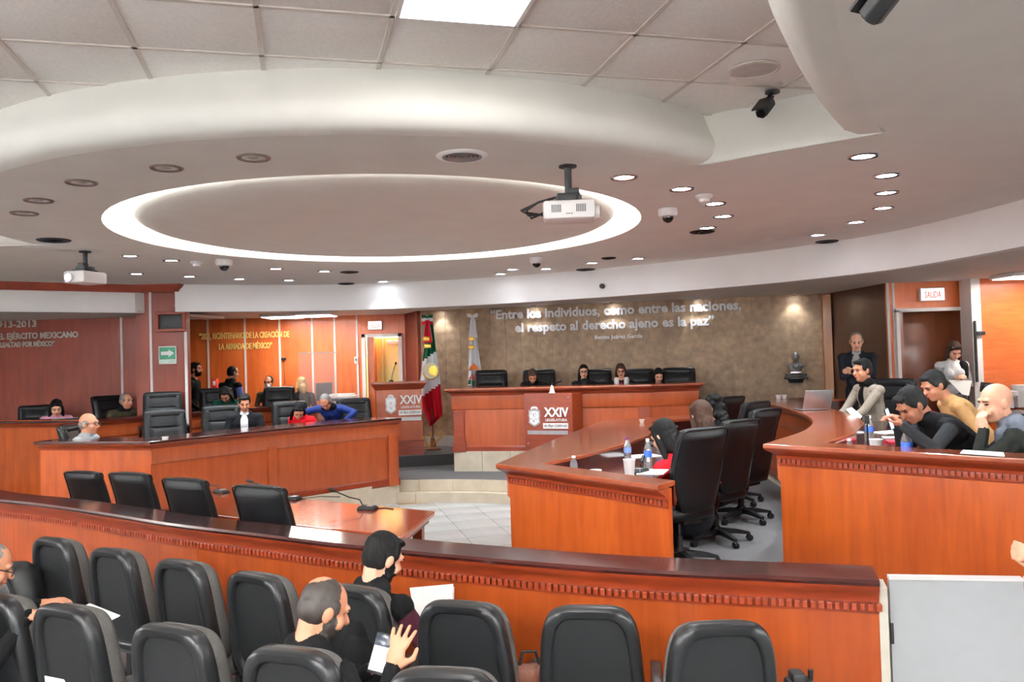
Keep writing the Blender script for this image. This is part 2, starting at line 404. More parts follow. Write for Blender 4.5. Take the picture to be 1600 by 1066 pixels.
# ---- ceiling: tiles on a T-bar grid
A = V((-.249, .969)).normalized(); Bv = V((A.y, -A.x)); G0 = V((-.515, 3.85)); TS = .61; tang = math.atan2(Bv.y, Bv.x)
ceil = MB().box((-.5, 6, ZC + .12), (20, 22, .08)).build('ceiling', TILE_C, kind='structure')
def inside(p):                        # tile field that is seen
    return (p - V((CX, CY))).length > 2.9 and p.y < 6.6 and p.y > -1.6 and -6.2 < p.x < 3.6
trof = {(0, -1), (0, -2), (-5, -4), (-5, -5), (5, -5), (5, -6), (0, -6), (0, -7), (-5, -9), (-5, -8), (-9, -2), (-9, -1)}
tm = None; gb = MB()
for i in range(-12, 9):
    for j in range(-10, 6):
        c = G0 + Bv * ((i + .5) * TS) + A * ((j + .5) * TS)
        if not inside(c): continue
        for k, (du, dv) in enumerate(((0, .5), (.5, 0))):
            q = c - Bv * (TS / 2 if k == 0 else 0) - A * (TS / 2 if k == 1 else 0)
            gb.box((q.x, q.y, ZC + .004), (.024, TS, .012) if k == 0 else (TS, .024, .012), rotz(tang))
        if (i, j) in trof or (i, j) == (3, 0): 
            if (i, j) in trof: continue
        if tm is None:
            o = MB().rbox((0, 0, 0), (TS - .012, TS - .012, .018), .004).build('ceiling_tile', TILE_C, ceil); tm = o.data
        else: o = link('ceiling_tile', tm, ceil)
        o.location = (c.x, c.y, ZC + .014); o.rotation_euler = (0, 0, tang)
gb.build('ceiling_grid', GRIDBAR, ceil, smooth=0)
DIFF = glow('troffer_diffuser', (255, 252, 246), 1.3)
tl = ['rectangular ceiling light panel lit white above the barrier, cut by the photo top', 'added unseen ceiling light panel over the public seats behind the viewer, nearest the left wall', 'added unseen ceiling light panel behind the viewer near the right wall', 'added unseen ceiling light panel straight above the viewer', 'rearmost added unseen ceiling light panel on the left', 'added unseen ceiling light panel far left above the barrier end']
for n, (i, j) in enumerate([(0, -2), (-5, -5), (5, -6), (0, -7), (-5, -9), (-9, -2)]):  # only the first panel is in view; the others are added for more light
    c = G0 + Bv * ((i + .5) * TS) + A * ((j + 1) * TS)
    t = thing('ceiling_light', tl[n], 'ceiling light', (c.x, c.y, ZC), tang, None)
    fr = MB()
    for s in (-1, 1):
        fr.box((s * (TS / 2 - .02), 0, .0), (.02, TS * 2 - .03, .03)); fr.box((0, s * (TS - .02), 0), (TS - .03, .02, .03))
    fr.build('frame', STRIP, t, smooth=0); MB().box((0, 0, .014), (TS - .05, TS * 2 - .05, .01)).build('diffuser', DIFF, t, smooth=0)
    lamp('lamp', 'AREA', (0, 0, -.012), TROFFER_W * (1 if n in (0, 5) else 3.2), t, TS - .06, TS * 2 - .06, (1, .97, .92))

# ---- soffit with the round cove
A0, A1 = 176, 316.2
arc = circ(3.5, 60, A0, A1); arc_s = circ(3.42, 60, A0, A1 - 1)      # near rim, from far left round to the notch
edge = spline([(2.0, 5.02), (1.73, 4.57), (1.31, 3.79), (.95, 3.0), (.74, 2.0), (.66, .5), (.66, -3)], 4)
FAS = spline([(4.2, 1.0), (4.45, 3.2), (4.62, 5.3), (4.52, 7.25), (4.22, 8.9), (3.7, 9.85), (3.05, 10.6), (1.85, 11.6), (.6, 12.35), (-.7, 12.9), (-2.1, 13.15), (-3.4, 13.05), (-5.02, 12.42)], 5)
off_e = [p for p in off_path(edge, .25) if p[1] < 4.75]
outer = arc_s + [(arc[-1][0] + .03, arc[-1][1] + .0), (2.25, 4.875)] + off_e + [(4.0, -3)] + FAS + [(-5.62, 12.5), (-7.3, 11.15), (-9.5, 9.8), (-9.5, 8.2)]
ring = circ(2.45, 72)
flat_fill('ceiling', outer, [ring], ZS, PLASTER)
lip = [(.0, .345), (.02, .30), (.05, .22), (.08, .16), (.09, .11), (.075, .06), (.045, .025), (.0, .004), (-.09, .0005)]
MB().sweep(arc, [(-a, z) for a, z in lip], close_prof=False, z0=ZS).build('trim_2', PLASTER, kind='structure', smooth=80)
MB().sweep([(-9.5, 8.25), arc[0]], [(-a, z) for a, z in lip], close_prof=False, z0=ZS).build('trim_2', PLASTER, kind='structure', smooth=80)
MB().sweep([(arc[-1][0] - .02, arc[-1][1]), (2.27, 4.862)], [(-.01, -.001), (-.005, .02), (.005, .05), (.03, .1), (.06, .18), (.07, .26), (.065, .345)], close_prof=False, z0=ZS).build('trim_2', PLASTER, kind='structure', smooth=80)
MB().sweep(edge, [(.0, .345), (-.02, .27), (-.02, .2), (.0, .12), (.05, .05), (.13, .012), (.26, .0005)], close_prof=False, z0=ZS).build('trim_2', PLASTER, kind='structure', smooth=80)
# cove
cw = MB(); cw.lathe([(2.45, ZS), (2.45, ZS + .2)], 72, (CX, CY, 0), cap=False); cw.build('trim_3', PLASTER_W, kind='structure')
MB().lathe([(.01, -.02), (1.0, -.018), (1.6, -.012), (1.9, .0), (2.05, .014), (2.15, .036), (2.2, .062), (2.21, .1), (2.15, .12), (.01, .12)], 96, (CX, CY, ZS)).build('ceiling', PLASTER, kind='structure', smooth=70)
cv = thing('cove_light', 'round glowing cove light ringing the plaster disc above the hall', 'ceiling light', (CX, CY, ZS + .17))
MB().lathe([(2.02, 0), (2.45, 0), (2.45, .02), (2.02, .02), (2.02, 0)], 96, cap=False).build('diffuser', glow('cove_glow', (255, 253, 247), COVE_E), cv, smooth=0)
# fascia and rear ceilings
MB().sweep(FAS, [(0, 0), (0, .42), (-.14, .42), (-.14, 0)], z0=ZF).build('trim_4', PLASTER_W, kind='structure', smooth=40)
flat_fill('ceiling', [(p[0] + .0, p[1]) for p in off_path(FAS, -.1)] + [(-5.3, 13), (-6.2, 17.3), (9, 17.3), (9, 1)], [], ZB, PLASTER)
# beam, crown and column on the left
MB().prism([(-5.55, 12.62), (-5.62, 12.42), (-9.4, 9.7), (-9.5, 9.95)], ZF, ZS - .1).build('trim_5', PLASTER_W, kind='structure', smooth=0)
MB().sweep([(-5.0, 12.55), (-5.0, 12.40), (-5.62, 12.38), (-9.4, 9.66)], [(0, 0), (.03, 0), (.05, .04), (.08, .07), (.1, .11), (0, .11)], z0=ZS - .11).build('trim_6', WOOD_R, kind='structure')
flat_fill('ceiling', [(-5.6, 12.45), (-9.5, 9.7), (-9.5, 14.5), (-5, 14.5)], [], ZF + .0, PLASTER)

# ---- walls
def panel_wall(name, p, q, z0, z1, m, cuts, thick=.1, holes=(), strip=.035, side=1):
    """wall from p to q (2D); cuts are fractions where white strips stand; panels are parts"""
    P, Q = V(p), V(q); d = (Q - P).normalized(); L_ = (Q - P).length; nn = V((d.y, -d.x)) * side      # towards the room
    base = MB(); segs = [0] + list(cuts) + [1]
    o = None
    def blk(t0, t1, za, zb, off0, off1):
        a = P + d * (t0 * L_); c = P + d * (t1 * L_)
        return [tuple(a + nn * off0), tuple(c + nn * off0), tuple(c + nn * off1), tuple(a + nn * off1)], za, zb
    hl = sorted(holes); t = 0
    for (h0, h1, hz) in hl:
        if h0 > t: base.prism(*blk(t, h0, z0, z1, -thick, -.012))
        base.prism(*blk(h0, h1, hz, z1, -thick, -.012)); t = h1
    if t < 1: base.prism(*blk(t, 1, z0, z1, -thick, -.012))
    o = base.build(name, m, kind='structure', smooth=0)
    for t0, t1 in zip(segs, segs[1:]):
        g = .004 / L_; hh = [h for h in hl if h[0] < t1 - .001 and h[1] > t0 + .001]
        z_ = hh[0][2] + .03 if hh else z0
        MB().prism(*blk(t0 + g, t1 - g, z_, z1, -.012, 0)).build('panel', m, o, smooth=0)
    for c in cuts:
        hh = [h for h in hl if h[0] + .01 < c < h[1] - .01]
        k = strip / 2 / L_
        MB().prism(*blk(c - k, c + k, hh[0][2] if hh else z0, z1, -.002, .012)).build('metal_strip', STRIP, o, smooth=0)
    return o
def px_frac(p, q, pxs):               # fraction along p->q seen at photo column px (horizon row)
    P, Q = V(p), V(q); res = []
    for x in pxs:
        k = (x - 800) / FPX; d = Q - P
        res.append((k * P.y - P.x) / (d.x - k * d.y))
    return res
# stone wall behind the rostrum
TP, TQ = V((-1.76, 15.28)), V((5.12, 13.7)); td = (TQ - TP).normalized(); tn = V((td.y, -td.x)); TL = (TQ - TP).length
o = MB().prism([tuple(TP - tn * .12), tuple(TQ - tn * .12), tuple(TQ - tn * .008), tuple(TP - tn * .008)], .2, 3.02).build('wall_front', GROUT, kind='structure', smooth=0)
cw_, ch_ = .282, .29; ncol = int(TL / cw_)
for i in range(ncol + 1):
    z = .66 - (ch_ / 2 if i % 2 else 0)
    x0 = i * cw_; x1 = min(TL, x0 + cw_)
    while z < 3.0:
        za = max(z, .66); zb = min(z + ch_, 3.0)
        a = TP + td * (x0 + .0015); c = TP + td * (x1 - .0015); pr = random.uniform(0, .004)
        if zb - za > .04 and x1 - x0 > .03:
            MB().prism([tuple(a - tn * .012), tuple(c - tn * .012), tuple(c + tn * pr), tuple(a + tn * pr)], za + .0015, zb - .0015).build('stone_tile', STONE_W, o, smooth=0)
        z += ch_
MB().prism([tuple(TP - tn * .02), tuple(TP + td * 3.2 - tn * .02), tuple(TP + td * 3.2 + tn * .06), tuple(TP + tn * .06)], .47, .66).build('baseboard_front', mat('grey_marble', (196, 196, 194), .25, var=.05), kind='structure')
MB().prism([tuple(TQ), tuple(TQ + td * .13), tuple(TQ + td * .13 + tn * .1), tuple(TQ + tn * .1)], .3, 2.93).build('trim_7', wood('wood_light_trim', (176, 112, 58), (196, 132, 74)), kind='structure')
# left rear room
BL0, BL1 = (-6.3, 16.0), (-2.05, 16.0)
dz = px_frac(BL0, BL1, [570, 624])
cuts = px_frac(BL0, BL1, [325, 383, 437, 488, 523, 558])
panel_wall('wall_back', BL0, BL1, .48, ZB + .02, WOOD_W, cuts, holes=[(dz[0], dz[1], 2.53)])
MB().prism([(-2.05, 15.98), (-1.72, 15.2), (-1.6, 15.35), (-1.9, 16.1)], .3, ZB + .02).build('wall_back', WOOD_R, kind='structure', smooth=0)
xa, xb = [BL0[0] + t * (BL1[0] - BL0[0]) for t in dz]
fr = MB(); fr.box((xa - .02, 15.98, 1.53), (.07, .1, 2.1)); fr.box((xb + .02, 15.98, 1.53), (.07, .1, 2.1)); fr.box(((xa + xb) / 2, 15.98, 2.55), (xb - xa + .1, .1, .06)); d1 = fr.build('door_1', STRIP, kind='structure', smooth=0)
YEL = mat('pale_yellow_paint', (226, 216, 150), .6, var=.03)
MB().box((xa + .1, 16.2, 1.5), (.13, .3, 2.05)).build('jamb', WOOD_W, d1, smooth=0)
dd = MB().rbox((xa + .47, 16.42, 1.5), (xb - xa, .045, 2.03), .004).build('door_leaf', YEL, d1)
cl = MB(); cl.rbox((xb - .16, 16.36, 2.42), (.26, .08, .07), .01); cl.build('door_closer', WHITEP, dd)
MB().box((xa + .28, 16.36, 1.5), (.035, .12, 2.03)).build('door_stile', YEL, d1, smooth=0)
MB().prism([(-3.4, 16.3), (-3.3, 16.3), (-3.3, 16.95), (-3.4, 16.95)], .3, 3).build('wall_back', YEL, kind='structure', smooth=0)
MB().prism([(-3.4, 16.9), (-1.6, 16.9), (-1.6, 17.1), (-3.4, 17.1)], .3, 3).build('wall_back', YEL, kind='structure', smooth=0)
# dark wall and column on the left
DL0, DL1 = (-9.4, 13.4), (-5.4, 13.4)
lw = panel_wall('wall_left', DL0, DL1, .3, 3.0, WOOD_R, px_frac(DL0, DL1, [-90, 190]))
CO0, CO1 = (-5.70, 12.6), (-4.92, 12.6)
colw = panel_wall('trim_8', CO0, CO1, .3, ZS - .08, WOOD_R, px_frac(CO0, CO1, [236]), thick=.12)
MB().box((-4.93, 12.57, 1.6), (.03, .04, 2.5)).build('metal_strip', STRIP, colw, smooth=0)
# right side: slanted recess wall, doorway wall, bright wall
AL0, AL1 = (5.24, 13.72), (5.38, 11.95)
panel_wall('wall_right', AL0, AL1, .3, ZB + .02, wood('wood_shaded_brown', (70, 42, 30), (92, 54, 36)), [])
SR0, SR1 = (5.38, 11.9), (6.62, 11.9)
dz = px_frac(SR0, SR1, [1402, 1512])
panel_wall('wall_right', SR0, SR1, .45, ZB + .02, WOOD_W, [.01, px_frac(SR0, SR1, [1398])[0]], holes=[(dz[0], dz[1], 2.53)])
xa, xb = [SR0[0] + t * (SR1[0] - SR0[0]) for t in dz]
fr = MB(); fr.box((xa - .015, 11.87, 1.5), (.05, .1, 2.1)); fr.box(((xa + xb) / 2, 11.87, 2.55), (xb - xa + .08, .1, .05)); d2 = fr.build('door_2', STRIP, kind='structure', smooth=0)
MB().rbox(((xa + xb) / 2, 12.3, 1.5), (xb - xa + .1, .05, 2.15), .004).build('door_leaf', WOOD_B, d2)
MB().box((xa + .05, 12.1, 1.5), (.09, .36, 2.1)).build('jamb', WOOD_B, d2, smooth=0)
MB().box((xb - .02, 12.1, 1.5), (.05, .36, 2.1)).build('jamb', WOOD_B, d2, smooth=0)
MB().box((6.46, 11.70, 1.7), (.13, .3, 2.5)).build('trim_9', STRIP, kind='structure', smooth=0)
panel_wall('wall_right', (6.53, 11.62), (8.8, 11.62), .45, ZB + .02, wood('wood_wall_panel_cross', (196, 92, 38), (216, 112, 52), .35, .2, horiz=True), [.6])
MB().box((8.85, 5, 1.5), (.1, 17, 4.2)).build('wall_right', PLASTER_W, kind='structure')
MB().box((-9.55, 6, 1.7), (.1, 19, 4.2)).build('wall_left', PLASTER_W, kind='structure')
MB().box((-.5, -3.1, 1.7), (20, .1, 4.2)).build('wall_rear', PLASTER_W, kind='structure')
MB().box((-.5, 17.4, 1.6), (20, .1, 4)).build('wall_back', PLASTER_W, kind='structure')
# ================================================================ DESKS
CORN = [(0, -.105), (.018, -.105), (.022, -.085), (.045, -.066), (.07, -.052), (.082, -.044), (.09, -.034), (.092, -.03), (0, -.03)]
def desk(name, label, path, zt, zb, inner, dents=(), work=None, top_m=None, pan_m=None, front_m=None, fronts=(), trim=None, group=None, pil=(), wing=None, drop=.12):
    """path: outline, outward on its left. dents: index ranges of the path with dentil blocks; fronts: index ranges with frieze and base."""
    t = thing(name, label, 'desk', (0, 0, 0), 0, group); trim = trim or WOOD_T
    pan_m = pan_m or WOOD_P; front_m = front_m or WOOD_F
    for (i, j) in dents:
        MB().sweep(path[i:j + 1], [(0, zb), (0, zt - .03), (-.03, zt - .03), (-.03, zb)]).build('end_panel', pan_m, t)
    for (i, j) in fronts:
        sub = path[i:j + 1]
        MB().sweep(sub, [(0, zb), (0, zt - .03), (-.03, zt - .03), (-.03, zb)]).build('front_panel', front_m, t)
        MB().sweep(sub, [(0, zt - .27), (.012, zt - .262), (.02, zt - .25), (.02, zt - .09), (0, zt - .09)]).build('frieze', front_m, t)
        MB().sweep(sub, [(0, zb), (.03, zb), (.03, zb + .08), (.022, zb + .1), (0, zb + .11)]).build('base_moulding', trim, t)
    MB().sweep(path, [(a, zt + z) for a, z in CORN]).build('cornice', trim, t)
    for (i, j) in dents:
        tm = None
        for q, d in along(path[i:j + 1], .037):
            if tm is None: o = MB().rbox((0, 0, 0), (.026, .03, .034), .003).build('dentil', trim, t, smooth=0); tm = o.data
            else: o = link('dentil', tm, t)
            nn = V((-d.y, d.x)); p = q + nn * .013
            o.location = (p.x, p.y, zt - .124); o.rotation_euler = (0, 0, math.atan2(d.y, d.x))
        MB().sweep(path[i:j + 1], [(0, zt - .16), (.01, zt - .155), (.012, zt - .145), (.008, zt - .105), (0, zt - .105)]).build('dentil_bed', trim, t)
    for (q, d) in pil:
        nn = V((-d.y, d.x)); rot = rotz(math.atan2(d.y, d.x)); b = MB()
        p = V(q) + nn * .012; b.box((p.x, p.y, (zb + zt - .2) / 2), (.13, .04, zt - .25 - zb), rot); p = V(q) + nn * .02
        b.box((p.x, p.y, zb + .07), (.16, .06, .14), rot); b.build('pilaster', front_m, t, smooth=0, bevel=.006)
    poly = off_path(path, .095) + list(reversed(inner))
    MB().prism(poly, zt - .032, zt).build('counter_top', top_m or WOOD_C, t, smooth=0, bevel=.006)
    MB().sweep(list(inner), [(0, zt - .16), (0, zt - .03), (.02, zt - .03), (.02, zt - .16)]).build('apron', WOOD_D, t, smooth=0)
    if work: MB().prism(work, zt - drop - .03, zt - drop).build('work_surface', WOOD_D, t, smooth=0, bevel=.004)
    return t
# right, first tier (only its front shelf and near end are seen)
p_ = [RT1[0], RT1[1]] + spline([RT1[1], (.46, 8.2), RT1[3]], 6)[1:] + [RT1[4]]
rt1 = desk('legislator_desk', 'curved orange wooden desk at centre right with red-sleeved woman behind it', p_, 1.2, .28,
     [(1.02, 5.35), (.2, 6.42), (.62, 7.0), (1.04, 7.75), (1.36, 8.5), (1.55, 9.2), (1.68, 10.2), (2.4, 10.6)], dents=[(0, 1)], fronts=[(1, len(p_) - 2), (len(p_) - 2, len(p_) - 1)],
     work=[(.2, 6.35), (.98, 5.36), (1.04, 5.42), (1.02, 6.2), (1.45, 7.3), (1.85, 8.6), (2.05, 9.9), (1.5, 10.3), (1.1, 8.9), (.7, 7.7)])
# right, second tier
p_ = [(3.62, 4.21), (1.89, 5.97)] + RT2[1:] + [(4.75, 11.95)]
rt2 = desk('legislator_desk', 'curved orange wooden desk at the right edge with the bald man seated behind it', p_, 1.35, .4,
     [(3.72, 4.36), (2.2, 5.92), (2.7, 6.6), (3.1, 7.4), (3.42, 8.3), (3.55, 9.2), (3.72, 10.4), (3.95, 11.1), (4.75, 11.4)], dents=[(0, 1)], fronts=[(1, len(p_) - 2), (len(p_) - 2, len(p_) - 1)],
     work=[(2.2, 5.85), (3.6, 4.5), (3.75, 4.65), (2.95, 5.7), (3.5, 7.0), (3.95, 8.6), (4.15, 10.2), (3.7, 10.8), (3.3, 9.2), (2.9, 7.6)], pan_m=WOOD_P)
# left, first tier
p_ = spline([(-1.68, 12.02), (-2.4, 11.3), (-3.1, 10.55), (-4.05, 9.27)], 4) + [(-5.52, 9.7)]
nf = len(p_) - 2
def at_frac(path, t):
    pts = along(path, .05); q, d = pts[min(int(t * len(pts)), len(pts) - 1)]; return q, d
lt1 = desk('legislator_desk', 'long curved wooden desk on the left with plain end panel facing the barrier', p_, 1.22, .26,
     [(-2.2, 12.4), (-2.75, 11.75), (-3.5, 10.95), (-4.3, 9.75), (-5.45, 10.05)], fronts=[(0, nf)], dents=[], work=[(-2.25, 12.45), (-4.3, 9.8), (-5.45, 10.1), (-5.45, 10.5), (-4.6, 10.3), (-2.7, 12.7)],
     top_m=WOOD_D, pil=[at_frac(p_[:nf + 1], .03), at_frac(p_[:nf + 1], .55)])
MB().sweep(p_[nf:], [(0, .2), (0, 1.17), (-.03, 1.17), (-.03, .2)]).build('end_panel', WOOD_P, lt1)
MB().box((-1.86, 12.2, .73), (.45, .03, .9), rotz(R(135))).build('end_panel', WOOD_F, lt1, smooth=0)
# left, second tier
p_ = spline([(-4.0, 14.1), (-5.0, 12.85), (-5.92, 11.42)], 4) + [(-7.7, 12.05)]
nf = len(p_) - 2
lt2 = desk('legislator_desk', 'rear wooden desk at the far left with woman in pink behind its end', p_, 1.345, .46,
     [(-4.35, 14.3), (-5.35, 13.0), (-6.1, 11.8), (-7.6, 12.35)], fronts=[(0, nf)], dents=[], work=[(-4.35, 14.3), (-6.1, 11.85), (-7.6, 12.4), (-7.6, 12.75), (-6.2, 12.3), (-4.7, 14.5)], top_m=WOOD_D)
MB().sweep(p_[nf:], [(0, .3), (0, 1.35), (-.03, 1.35), (-.03, .3)]).build('end_panel', WOOD_P, lt2)
# rostrum
rz_ = 1.585
rp = [(2.78, 12.5), (2.02, 12.33), (-.97, 12.98)][::-1]
rpath = [(2.95, 13.4), (2.76, 12.5), (2.02, 12.36), (-.95, 12.99), (-.7, 14.3)]
ro = thing('rostrum', 'long wooden presiding rostrum with five chairs before the stone wall', 'desk')
MB().sweep(rpath, [(0, .6), (0, rz_ - .03), (-.03, rz_ - .03), (-.03, .6)]).build('front_panel', WOOD_F, ro)
MB().sweep(rpath, [(a, rz_ + z) for a, z in [(0, -.13), (.015, -.13), (.03, -.09), (.06, -.06), (.09, -.05), (.1, -.03), (0, -.03)]]).build('cornice', WOOD_T, ro)
MB().sweep(rpath, [(0, rz_ - .34), (.012, rz_ - .33), (.018, rz_ - .31), (.018, rz_ - .12), (0, rz_ - .12)]).build('frieze', WOOD_F, ro)
MB().sweep(rpath, [(0, .6), (.03, .6), (.03, .67), (.015, .69), (0, .69)]).build('base_moulding', WOOD_T, ro)
rd_ = (V(rpath[2]) - V(rpath[3])).normalized(); rn_ = V((rd_.y, -rd_.x)); rot_r = math.atan2(rd_.y, rd_.x)
for k in (.1, 2.95):
    p = V(rpath[3]) + rd_ * k + rn_ * .015; b = MB(); b.box((p.x, p.y, .93), (.17, .045, .64), rotz(rot_r)); p = p + rn_ * .01; b.box((p.x, p.y, .67), (.21, .06, .14), rotz(rot_r)); b.build('pilaster', WOOD_T, ro, smooth=0, bevel=.006)
MB().prism(off_path(rpath, .105) + [(-.4, 14.2), (-.6, 13.45), (2.0, 12.9), (2.4, 12.95), (2.6, 13.4)], rz_ - .03, rz_).build('counter_top', WOOD_C, ro, smooth=0, bevel=.006)
MB().prism([(-.6, 13.2), (1.95, 12.65), (2.4, 12.7), (2.6, 13.3), (-.55, 13.75)], rz_ - .28, rz_ - .25).build('work_surface', WOOD_D, ro, smooth=0)
# projecting emblem box on the rostrum
def emblem(parent, O, rx, ru, rn, w, h):
    """silver coat of arms: crowned shield with relief, scaled to w x h about O"""
    def P(x, y, z): return V(O) + V(rx) * (x * w) + V(ru) * (y * h) + V(rn) * z
    sh = [(-.42, .28), (-.5, .34), (-.46, .2), (-.5, .02), (-.44, -.02), (-.46, -.24), (-.5, -.3), (-.3, -.4), (0, -.5), (.3, -.4), (.5, -.3), (.46, -.24), (.44, -.02), (.5, .02), (.46, .2), (.5, .34), (.42, .28), (.3, .36), (-.3, .36)]
    def plate(poly, z0, z1, name, m):
        b = MB(); n = len(poly); b.loft([[P(x, y, z0) for x, y in poly], [P(x, y, z1) for x, y in poly]]); b.build(name, m, parent, smooth=0)
    plate([(x * 1.0, y) for x, y in sh], 0, .012, 'shield', SILVER)
    plate([(x * .78, y * .8 - .02) for x, y in sh], .012, .018, 'shield_field', LET_W)
    plate([(-.3, .36), (-.24, .46), (-.1, .5), (.1, .5), (.24, .46), (.3, .36), (.12, .4), (-.12, .4)], 0, .02, 'crown', LET_W)
    for (x, y, s) in [(-.18, .16, .1), (.18, .16, .1), (0, .1, .12), (-.2, -.12, .1), (.2, -.12, .1), (0, -.2, .14)]:
        MB().ell(P(x, y, .012), (s * w, s * w * .35, s * w), 10, 6).build('relief', SILVER, parent)
    MB().box(P(0, 0, .02), (.03 * w * 2, .012, .03 * w * 2)).build('relief', BLACK, parent)
def crest_board(parent, O, rx, ru, rn, w, h):
    """shield, XXIV, LEGISLATURA, script plate and bar, laid out on a board w x h with its lower left corner at O"""
    def Q(x, y, z=0): return V(O) + V(rx) * (x * w) + V(ru) * (y * h) + V(rn) * z
    emblem(parent, Q(.215, .575), rx, ru, rn, .25 * w, .37 * h)
    lettering(parent, 'XXIV', .51 * w, .17 * h, .015, LET_W, rx, ru, Q(.675, .575, .001), rn, bold=.025, name='numeral')
    lettering(parent, 'LEGISLATURA', .45 * w, .05 * h, .008, LET_W, rx, ru, Q(.67, .49, .001), rn, bold=.012, name='letter')
    b = MB(); b.loft([[Q(x, y, z) for x, y in ((.39, .355), (.91, .355), (.91, .455), (.39, .455))] for z in (0, .008)]); b.build('name_plate', LET_W, parent, smooth=0)
    lettering(parent, 'de Baja California', .47 * w, .05 * h, .003, BLACK, rx, ru, Q(.65, .39, .008), rn, shear=.35, per_letter=False, name='script')
    b = MB(); b.loft([[Q(x, y, z) for x, y in ((.06, .25), (.9, .25), (.9, .32), (.06, .32))] for z in (0, .008)]); b.build('metal_bar', SILVER, parent, smooth=0)
ea = R(-22); erx = V((math.cos(ea), math.sin(ea), 0)); ern = V((math.sin(ea), -math.cos(ea), 0))
eb = thing('emblem_lectern', 'projecting wooden box with silver shield and XXIV lettering on the rostrum front', 'lectern')
E0 = WD(821, 700, 12.28); ew = .74; eh = .80
E1 = E0 + erx * ew
b = MB(); b.prism([tuple((E0 + ern * -.02)[:2]), tuple((E1 + ern * -.02)[:2]), tuple((E1 - ern * .5)[:2]), tuple((E0 + erx * .1 - ern * .42)[:2])], E0.z + .02, E0.z + eh - .02); b.build('box', WOOD_T, eb, smooth=0)
b = MB(); b.loft([[E0 + erx * x + V((0, 0, y)) + ern * z for x, y in ((0, 0), (ew, 0), (ew, eh), (0, eh))] for z in (-.018, .0)]); b.build('face_board', WOOD_T, eb, smooth=0)
crest_board(eb, E0 + ern * .001, erx, V((0, 0, 1)), ern, ew, eh)
for x, y in ((.07, .08), (.93, .08), (.07, .92), (.93, .92)):
    q = E0 + erx * (x * ew) + V((0, 0, y * eh)); MB().ell(q + ern * .008, (.013, .013, .013), 8, 6).build('stud', CHROME, eb)
# statuette on the box
st_ = thing('statuette', 'small cream statuette with spread dark arms on top of the emblem box', 'statuette')
q = E0 + erx * (.54 * ew) + V((0, 0, eh - .02)) - ern * .12
MB().lathe([(.05, 0), (.05, .02), (.04, .03), (.03, .06), (.02, .11), (.012, .14)], 10, q).build('column', mat('cream_marble', (226, 218, 200), .4), st_)
b = MB()
for k, (dx, dz) in enumerate([(-.15, .06), (-.09, .045), (.09, .045), (.15, .06), (0, .09)]):
    b.tube([q + V((0, 0, .13)), q + erx * dx * .5 + V((0, 0, .14 + dz * .4)), q + erx * dx + V((0, 0, .13 + dz))], [.014, .012, .016], 6)
b.build('arms', BLACK_G, st_)
# podium with microphone
pa = R(8); prx = V((math.cos(pa), math.sin(pa), 0)); prn = V((math.sin(pa), -math.cos(pa), 0)); PD0 = WD(590, 706, 13.75); pw = .75
pz = .48; ptop = WD(625, 597, 13.75).z
pod = thing('podium', 'wooden speaking podium with silver shield and XXIV lettering beside the flag', 'podium')
def PP(x, y, z): return PD0 + prx * x - prn * y + V((0, 0, z - PD0.z))
b = MB(); b.loft([[PP(x, y, z) for x, y in ((0, 0), (pw, 0), (pw, .5), (0, .5))] for z in (pz, ptop - .1)]); b.build('body', WOOD_F, pod, smooth=0)
b = MB(); b.loft([[PP(x, y, z) for x, y in ((-a, -a), (pw + a, -a), (pw + a, .5 + a), (-a, .5 + a))] for z, a in ((ptop - .13, .0), (ptop - .12, .02), (ptop - .07, .05), (ptop - .03, .08), (ptop, .08))]); b.build('cornice', WOOD_T, pod)
b = MB(); b.loft([[PP(x, y, z) for x, y in ((-a, -a), (pw + a, -a), (pw + a, .5 + a), (-a, .5 + a))] for z, a in ((pz, .02), (pz + .22, .02), (pz + .24, .0))]); b.build('base_moulding', WOOD_T, pod, smooth=0)
crest_board(pod, PP(.08, -.001, ptop - .86), prx, V((0, 0, 1)), prn, .72, .86)
mk = thing('gooseneck_microphone', 'thin gooseneck microphone standing on the podium', 'microphone')
q = PP(.25, .3, ptop); b = MB(); b.tube([q, q + V((.02, 0, .12)), q + V((.06, -.03, .24)), q + V((.09, -.06, .3))], .006, 6); b.build('stem', BLACK, mk)
MB().ell(q + V((.095, -.065, .31)), (.018, .018, .024), 8, 6).build('capsule', BLACK, mk); MB().lathe([(.04, 0), (.04, .015), (.02, .03)], 10, q).build('base', BLACK, mk)
# ================================================================ PUBLIC BARRIER AND GATE
ZP = .9
ba = thing('public_barrier', 'long curved wooden barrier with glossy dark top between seats and hall', 'barrier')
fp = off_path(PART, -.075); npan = 6; per = len(fp) // npan
for k in range(npan):
    i, j = k * per, (len(fp) - 1 if k == npan - 1 else (k + 1) * per)
    MB().sweep(PART[i:j + 1], [(-.075, -.13), (-.075, ZP - .03), (.08, ZP - .03), (.08, -.13)]).build('panel', WOOD_PB, ba)
MB().sweep(PART, [(-.145, ZP - .03), (-.15, ZP - .015), (-.14, ZP), (.14, ZP), (.15, ZP - .015), (.145, ZP - .03)]).build('top_rail', WOOD_D, ba, smooth=20)
MB().sweep(PART, [(-.075, ZP - .12), (-.09, ZP - .12), (-.095, ZP - .095), (-.115, ZP - .07), (-.135, ZP - .05), (-.14, ZP - .03), (-.075, ZP - .03)]).build('cornice', WOOD_T, ba)
MB().sweep(PART, [(.08, ZP - .03), (.14, ZP - .03), (.13, ZP - .06), (.095, ZP - .1), (.08, ZP - .1)]).build('cornice', WOOD_T, ba)
MB().sweep(PART, [(-.075, ZP - .18), (-.082, ZP - .178), (-.085, ZP - .12), (-.075, ZP - .12)]).build('dentil_bed', WOOD_T, ba)
tm = None
